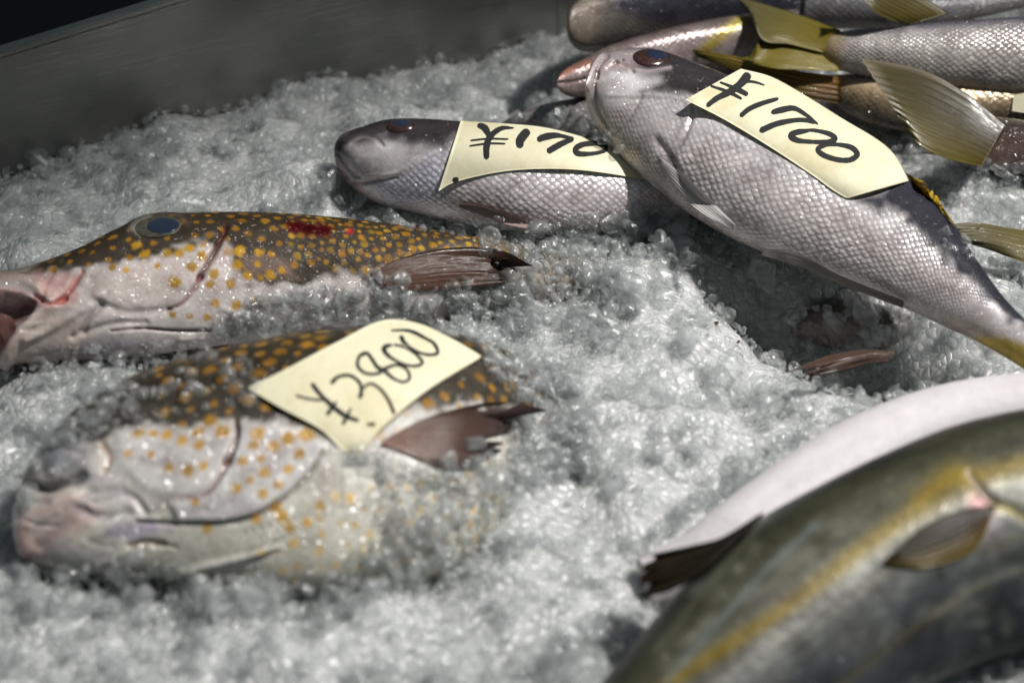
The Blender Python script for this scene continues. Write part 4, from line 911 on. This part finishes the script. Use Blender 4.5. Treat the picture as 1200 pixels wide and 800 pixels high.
def blob_proto(sub, seed):
    import bmesh
    bm = bmesh.new(); bmesh.ops.create_icosphere(bm, subdivisions=sub, radius=1.0)
    V = np.array([v.co[:] for v in bm.verts]); F = np.array([[v.index for v in f.verts] for f in bm.faces]); bm.free()
    g = np.random.default_rng(seed)
    # cut by random planes, then soften, for a melted chip
    for _ in range(g.integers(4, 9)):
        n = g.normal(size=3); n /= np.linalg.norm(n); d = g.uniform(.45, .8)
        k = V @ n - d; V = V - np.where(k > 0, k * .85, 0)[:, None] * n
    V *= 1 + .22 * (vnoise(V * 1.7 + seed * 3.1, seed) - .5)[:, None] + .10 * (vnoise(V * 4 + seed, seed + 5) - .5)[:, None]
    V *= g.uniform(.7, 1.25, 3)
    return V, F
def shard_proto(seed):
    import bmesh
    g = np.random.default_rng(seed); bm = bmesh.new()
    v = g.normal(size=(g.integers(9, 16), 3)); v /= np.linalg.norm(v, axis=1, keepdims=True); v *= g.uniform(.7, 1.1, (len(v), 1)) * g.uniform(.55, 1.25, 3)
    for q in v: bm.verts.new(q)
    h = bmesh.ops.convex_hull(bm, input=bm.verts)
    bmesh.ops.delete(bm, geom=[e for e in h['geom_interior'] if isinstance(e, bmesh.types.BMVert)], context='VERTS')
    bmesh.ops.bevel(bm, geom=bm.edges[:], offset=.13, segments=2, profile=.6, affect='EDGES', clamp_overlap=True)
    bmesh.ops.triangulate(bm, faces=bm.faces[:]); bm.verts.index_update()
    V = np.array([v.co[:] for v in bm.verts]); F = np.array([[v.index for v in f.verts] for f in bm.faces]); bm.free()
    return V, F
def rotmats(n):
    q = rng.normal(size=(n, 4)); q /= np.linalg.norm(q, axis=1, keepdims=True); w, x, y, z = q.T
    return np.stack([1 - 2 * (y * y + z * z), 2 * (x * y - z * w), 2 * (x * z + y * w), 2 * (x * y + z * w), 1 - 2 * (x * x + z * z), 2 * (y * z - x * w), 2 * (x * z - y * w), 2 * (y * z + x * w), 1 - 2 * (x * x + y * y)], -1).reshape(n, 3, 3)
def scatter(name, pos, rad, sub, mat, flat=1.0, smooth=True, shard=3):
    VV, FF = [], []; o = 0; protos = [shard_proto(300 + k) if (k % 5 < shard) else blob_proto(sub, 100 + k + 50 * sub) for k in range(30)]
    which = rng.integers(0, len(protos), len(pos)); R = rotmats(len(pos))
    for k, (pv, pf) in enumerate(protos):
        idx = np.where(which == k)[0]
        if len(idx) == 0: continue
        X = np.einsum('nij,vj->nvi', R[idx], pv) * rad[idx][:, None, None]; X[..., 2] *= flat
        X = X + pos[idx][:, None, :]
        VV.append(X.reshape(-1, 3)); FF.append((pf[None] + (np.arange(len(idx)) * len(pv))[:, None, None]).reshape(-1, 3) + o); o += len(idx) * len(pv)
    return mesh_obj(name, np.vstack(VV), np.vstack(FF), mat, None, smooth)
trees = [f.tree() for f in ALL]
boxes = [(f.pts.min(0), f.pts.max(0)) for f in ALL]
def fish_top(x, y):
    best = -9
    for t, (a, b) in zip(trees, boxes):
        if a[0] <= x <= b[0] and a[1] <= y <= b[1]:
            h = t.ray_cast(Vector((x, y, .5)), Vector((0, 0, -1)))
            if h[0] is not None: best = max(best, h[0].z)
    return best
def in_fish(x, y, z):
    for t, (a, b) in zip(trees, boxes):
        if a[0] <= x <= b[0] and a[1] <= y <= b[1] and z <= b[2]:
            h = t.ray_cast(Vector((x, y, z)), Vector((0, 0, 1)))
            if h[0] is not None and (t.ray_cast(h[0] + Vector((0, 0, 1e-5)), Vector((0, 0, 1)))[0] is None): return True
    return False
def scene_hit(px, py):
    best = None
    for f, t in zip(ALL, trees):
        d = ray(np.array([px, py], float)); h = t.ray_cast(Vector(CAM), Vector(d / np.linalg.norm(d)))
        if h[0] is not None:
            k = (np.array(h[0]) - CAM) @ FW
            if best is None or k < best[0]: best = (k, np.array(h[0]), np.array(h[1]))
    g = P(px, py, 0.0)
    for _ in range(6): g = P(px, py, Hice(g[:1], g[1:2])[0])
    kg = (g - CAM) @ FW
    if best is None or kg < best[0]: return g, np.array([0, 0, 1.])
    return best[1], best[2]
def wall_y(x):           # ground line of the steel wall
    a, b = P(0, 185, 0), P(650, 30, 0); return a[1] + (x - a[0]) * (b[1] - a[1]) / (b[0] - a[0])
# general chips over the bed
def chips(n, r0, sig, rmin, rmax, sink=.15):
    pos, rad = [], []
    x = rng.uniform(-.42, .46, n); y = rng.uniform(-.30, .56, n); r_ = np.clip(np.exp(rng.normal(math.log(r0), sig, n)), rmin, rmax)
    hh = Hice(x, y); px = proj(np.stack([x, y, hh], -1))
    for i in range(n):
        if not (-60 < px[i, 0] < 1260 and -60 < px[i, 1] < 880): continue
        if behind(x[i], y[i] + r_[i]): continue
        if in_fish(x[i], y[i], hh[i]): continue
        pos.append((x[i], y[i], hh[i] + r_[i] * rng.uniform(-sink, .5))); rad.append(r_[i])
    return np.array(pos), np.array(rad)
p1, r1 = chips(20000, .0025, .60, .0010, .0130)
ci = scatter('crushed_ice', p1, r1, 2, M_ICE); tag(ci, kind='stuff')
p2, r2 = chips(24000, .0013, .35, .0006, .0026, .0)
c2 = scatter('crushed_ice', p2, r2, 1, M_ICE); tag(c2, kind='stuff')
# ice that lies on the fish
COVER = [  # polygon in the photo, number, size, coverage noise
    ([(560, 262), (640, 262), (740, 235), (800, 262), (800, 300), (560, 300)], 420, .0026),
    ([(430, 250), (560, 258), (640, 275), (700, 300), (610, 305), (590, 290), (470, 268)], 230, .0022),
    ([(235, 385), (300, 350), (380, 335), (430, 340), (520, 350), (620, 330), (640, 370), (450, 378), (380, 375), (260, 400)], 700, .0024),
    ([(570, 312), (610, 305), (620, 295), (700, 290), (760, 330), (740, 400), (540, 392), (530, 345)], 560, .0026),
    ([(430, 322), (450, 312), (480, 320), (490, 350), (430, 350)], 60, .0020),
    ([(60, 405), (230, 395), (240, 420), (150, 440), (40, 445)], 160, .0020),
    ([(70, 480), (160, 432), (300, 410), (300, 470), (200, 495), (120, 510), (50, 530)], 150, .0026),
    ([(330, 380), (450, 372), (560, 385), (640, 410), (640, 470), (560, 405), (450, 370)], 260, .0026),
    ([(560, 420), (640, 420), (700, 480), (700, 560), (600, 560), (590, 500), (600, 470)], 480, .0030),
    ([(400, 530), (440, 530), (520, 560), (600, 530), (620, 640), (520, 700), (440, 680), (420, 640), (500, 600)], 420, .0026),
    ([(10, 650), (60, 668), (120, 655), (200, 685), (300, 690), (440, 690), (420, 720), (40, 720)], 330, .0026),
    ([(10, 560), (50, 520), (60, 560), (40, 600), (10, 640)], 40, .0024),
    ([(130, 640), (230, 660), (240, 690), (100, 690)], 70, .0022),
    ([(600, 140), (660, 124), (690, 130), (730, 175), (690, 160), (640, 145)], 120, .0026),
    ([(780, 620), (850, 580), (900, 545), (850, 570), (770, 640)], 60, .0020),
    ([(45, 500), (90, 455), (140, 435), (150, 470), (100, 505), (60, 525)], 150, .0026),
    ([(35, 520), (70, 515), (110, 540), (100, 575), (50, 580)], 30, .0020),
    ([(615, 288), (710, 295), (700, 335), (600, 345)], 200, .0024),
    ([(600, 405), (690, 430), (700, 540), (610, 580)], 260, .0028),
    ([(440, 338), (520, 332), (600, 322), (620, 345), (440, 362)], 150, .0024),
    ([(480, 548), (560, 535), (620, 500), (640, 560), (520, 590)], 200, .0026),
    ([(440, 560), (530, 560), (560, 660), (480, 700), (430, 660)], 220, .0024),
    ([(200, 690), (300, 662), (400, 672), (480, 660), (480, 700), (200, 705)], 160, .0022),
    ([(560, 388), (620, 400), (660, 440), (600, 470), (570, 430)], 120, .0024),
    ([(395, 515), (425, 522), (422, 545), (400, 540)], 14, .0018),
    ([(1150, 185), (1200, 195), (1200, 225), (1140, 215)], 50, .0028),
    ([(540, 252), (625, 258), (625, 275), (540, 268)], 60, .0018),
    ([(1105, 275), (1200, 300), (1200, 322), (1105, 295)], 60, .0026),
    ([(760, 630), (830, 585), (890, 540), (960, 500), (940, 495), (850, 555), (760, 615)], 130, .0022),
    ([(640, 740), (720, 720), (735, 760), (690, 810), (640, 810)], 90, .0034),
    ([(1060, 150), (1110, 172), (1180, 205), (1140, 215), (1060, 190)], 80, .0030),
    ([(915, 350), (980, 340), (1060, 365), (1140, 395), (1130, 430), (940, 435)], 150, .0034),
    ([(720, 250), (800, 250), (860, 280), (900, 310), (800, 310)], 90, .0030),
]
pos, rad = [], []
for poly, n, r0 in COVER:
    a = np.array(poly); k = 0; n = int(n * .75)
    while k < n:
        q = rng.uniform(a.min(0), a.max(0), (1, 2))
        if not inside(q, a)[0]: continue
        k += 1; rr = float(np.clip(np.exp(rng.normal(math.log(r0), .4)), .0007, .007))
        if rng.random() < .25: rr *= .5
        h, nn = scene_hit(*q[0]); pos.append(h + nn * rr * rng.uniform(.0, .6)); rad.append(rr)
c3 = scatter('crushed_ice', np.array(pos), np.array(rad), 2, M_GEL); tag(c3, kind='stuff')
# droplets of crumbs on fish
# large clear lumps
CH = [(895, 335, .0140, 'large clear ice lump left of the dark hollow under the ¥1700 fish'), (1010, 372, .0130, 'clear dark ice lump in the shadow under the tail half of the ¥1700 fish'),
      (925, 395, .0075, 'round frosty ice lump below the dark hollow, left of the reddish fin edge'), (1003, 430, .0070, 'round clear ice lump in front of the reddish brown fin edge'), (975, 385, .0075, 'bubbly ice lump in the middle of the hollow under the ¥1700 fish'),
      (425, 240, .0080, 'shiny ice lump under the chin of the ¥170 silver fish'), (378, 232, .0110, 'pale wedge of ice between the ¥170 fish and the spotted fish'), (545, 332, .0075, 'round ice lump resting on the fin of the upper spotted fish'),
      (552, 520, .0070, 'round ice lump resting on the fin of the lower spotted fish'), (1075, 175, .0085, 'ice lump below the broad olive tail at the back right'), (725, 765, .0100, 'glistening wet ice lump beside the tail of the olive striped fish'), (810, 310, .0100, 'grey ice lump under the side fin of the ¥1700 fish')]
for i, (px, py, rr, lb) in enumerate(CH):
    h, nn = scene_hit(px, py); o = scatter('ice_lump', np.array([h + nn * rr * .35]), np.array([rr * .85]), 4, M_CLEAR, .85, True, 5)
    tag(o, lb, 'ice lump', 'large lumps of ice')
M_SCRAP = simple('brown_scrap', (.06, .032, .018), .35, .5, noise=.5, nscale=900); M_BLOOD = simple('blood_red', (.22, .004, .006), .25, .6)
for px, py, rr, mt, nm, lb, ct in [(838, 386, .0026, M_SCRAP, 'fish_scrap', 'dark brown scrap of fish on the ice left of the dark hollow', 'fish scrap'), (864, 408, .0018, M_SCRAP, 'fish_scrap', 'small brown scrap of fish on the ice just left of the reddish fin edge', 'fish scrap'),
                           (1127, 244, .0011, M_BLOOD, 'blood_drop', 'bright red drop of blood on the ice right of the ¥1700 note', 'blood drop'), (695, 348, .0016, M_SCRAP, 'fish_scrap', 'thin brown sliver on the open ice below the ¥170 fish', 'fish scrap')]:
    h, nn = scene_hit(px, py); o = scatter(nm, np.array([h + nn * .0035]), np.array([rr]), 2, mt, .5, False, 5); tag(o, lb, ct)
# steel tray
a, b = P(-150, 221, 0), P(652, 30, 0)
dr = (b - a) / np.linalg.norm(b - a); nr = np.array([-dr[1], dr[0], 0])
def top_h(px, py):
    d = ray(np.array([px, py], float)); t = ((a - CAM) @ nr) / (d @ nr); return (CAM + d * t)
T1, T2 = top_h(0, 60), top_h(195, 0)
print('rim heights', T1, T2)
k1 = (T1 - a) @ dr; k2 = (T2 - a) @ dr
def rim_z(p): return T1[2] + (T2[2] - T1[2]) * (((p - a) @ dr) - k1) / (k2 - k1)
tr = thing('steel_tray', (a + b) / 2, 'dull grey stainless steel tray wall behind the crushed ice', 'display tray')
def prism(name, pts, z0, z1, parent, mat, bev=0.0):
    """extruded polygon"""
    n = len(pts); zf = (lambda z, x, y: z(np.array([x, y, 0])) if callable(z) else z)
    V = [(x, y, zf(z0, x, y)) for x, y in pts] + [(x, y, zf(z1, x, y)) for x, y in pts]
    F = [list(range(n))[::-1], list(range(n, 2 * n))] + [[i, (i + 1) % n, n + (i + 1) % n, n + i] for i in range(n)]
    o = mesh_obj(name, V, np.array(F, dtype=object), mat, parent, False)
    if bev:
        m = o.modifiers.new('bevel', 'BEVEL'); m.width = bev; m.segments = 3
    return o
def strip(p, q, off0, off1): 
    d = (q - p) / np.linalg.norm(q - p); n = np.array([-d[1], d[0], 0])
    return [tuple((p + n * off0)[:2]), tuple((q + n * off0)[:2]), tuple((q + n * off1)[:2]), tuple((p + n * off1)[:2])]
a0 = a - dr * .25
prism('wall_panel', strip(a0, b, 0, .002), -.05, lambda p: rim_z(p) - .004, tr, M_STEEL)
prism('rim', strip(a0, b, -.0006, .006), lambda p: rim_z(p) - .0038, rim_z, tr, M_STEEL, .001)
bk = b + np.array([.62, .10, 0])
prism('wall_panel', strip(b + np.array([.0005, 0, 0]), bk, 0, .002), -.05, .25, tr, M_STEEL)
cn = prism('counter', [(-2, -1.5), (2, -1.5), (2, 3), (-2, 3)], -.12, -.06, None, M_DARK); tag(cn, kind='structure')

# ------------------------------------------------------------------ light
w = bpy.data.worlds.new('World'); S.world = w; w.use_nodes = True
nt = w.node_tree; nt.nodes.clear()
wo = nt.nodes.new('ShaderNodeOutputWorld'); bg = nt.nodes.new('ShaderNodeBackground')
bg.inputs[0].default_value = (.64, .80, .85, 1); bg.inputs[1].default_value = WORLD = 0.155
L(nt, bg.outputs[0], wo.inputs[0])
def spot(name, loc, tgt, e, size, blend, rad, color):
    l = bpy.data.lights.new(name, 'SPOT'); l.energy = e; l.spot_size = math.radians(size); l.spot_blend = blend; l.shadow_soft_size = rad; l.color = color
    o = bpy.data.objects.new(name, l); COL.objects.link(o); o.location = loc
    o.rotation_euler = (Vector(tgt) - Vector(loc)).to_track_quat('-Z', 'Y').to_euler(); return o
tg = P(740, 400, 0.02)
dk = np.array([.56, .04, 1.0]); dk /= np.linalg.norm(dk)
kl = spot('key_lamp', tuple(tg + dk * 2.2), tuple(tg), 375, 27, 1.0, .05, (1, .975, .94))
from mathutils import Matrix
kz = Vector(dk); kx = Vector((.68, .73, 0)); kx = (kx - kx.dot(kz) * kz).normalized(); ky = kz.cross(kx)
kl.rotation_euler = Matrix((kx, ky, kz)).transposed().to_euler(); kl.scale = (1.0, .62, 1.0)
S.view_settings.view_transform = 'Standard'; S.view_settings.look = 'None'; S.view_settings.exposure = 0; S.view_settings.gamma = 1
S.cycles.max_bounces = 16; S.cycles.transparent_max_bounces = 40; S.cycles.transmission_bounces = 10; S.cycles.caustics_reflective = False; S.cycles.caustics_refractive = False
S.cycles.sample_clamp_indirect = 4.0
S.cycles.use_denoising = True
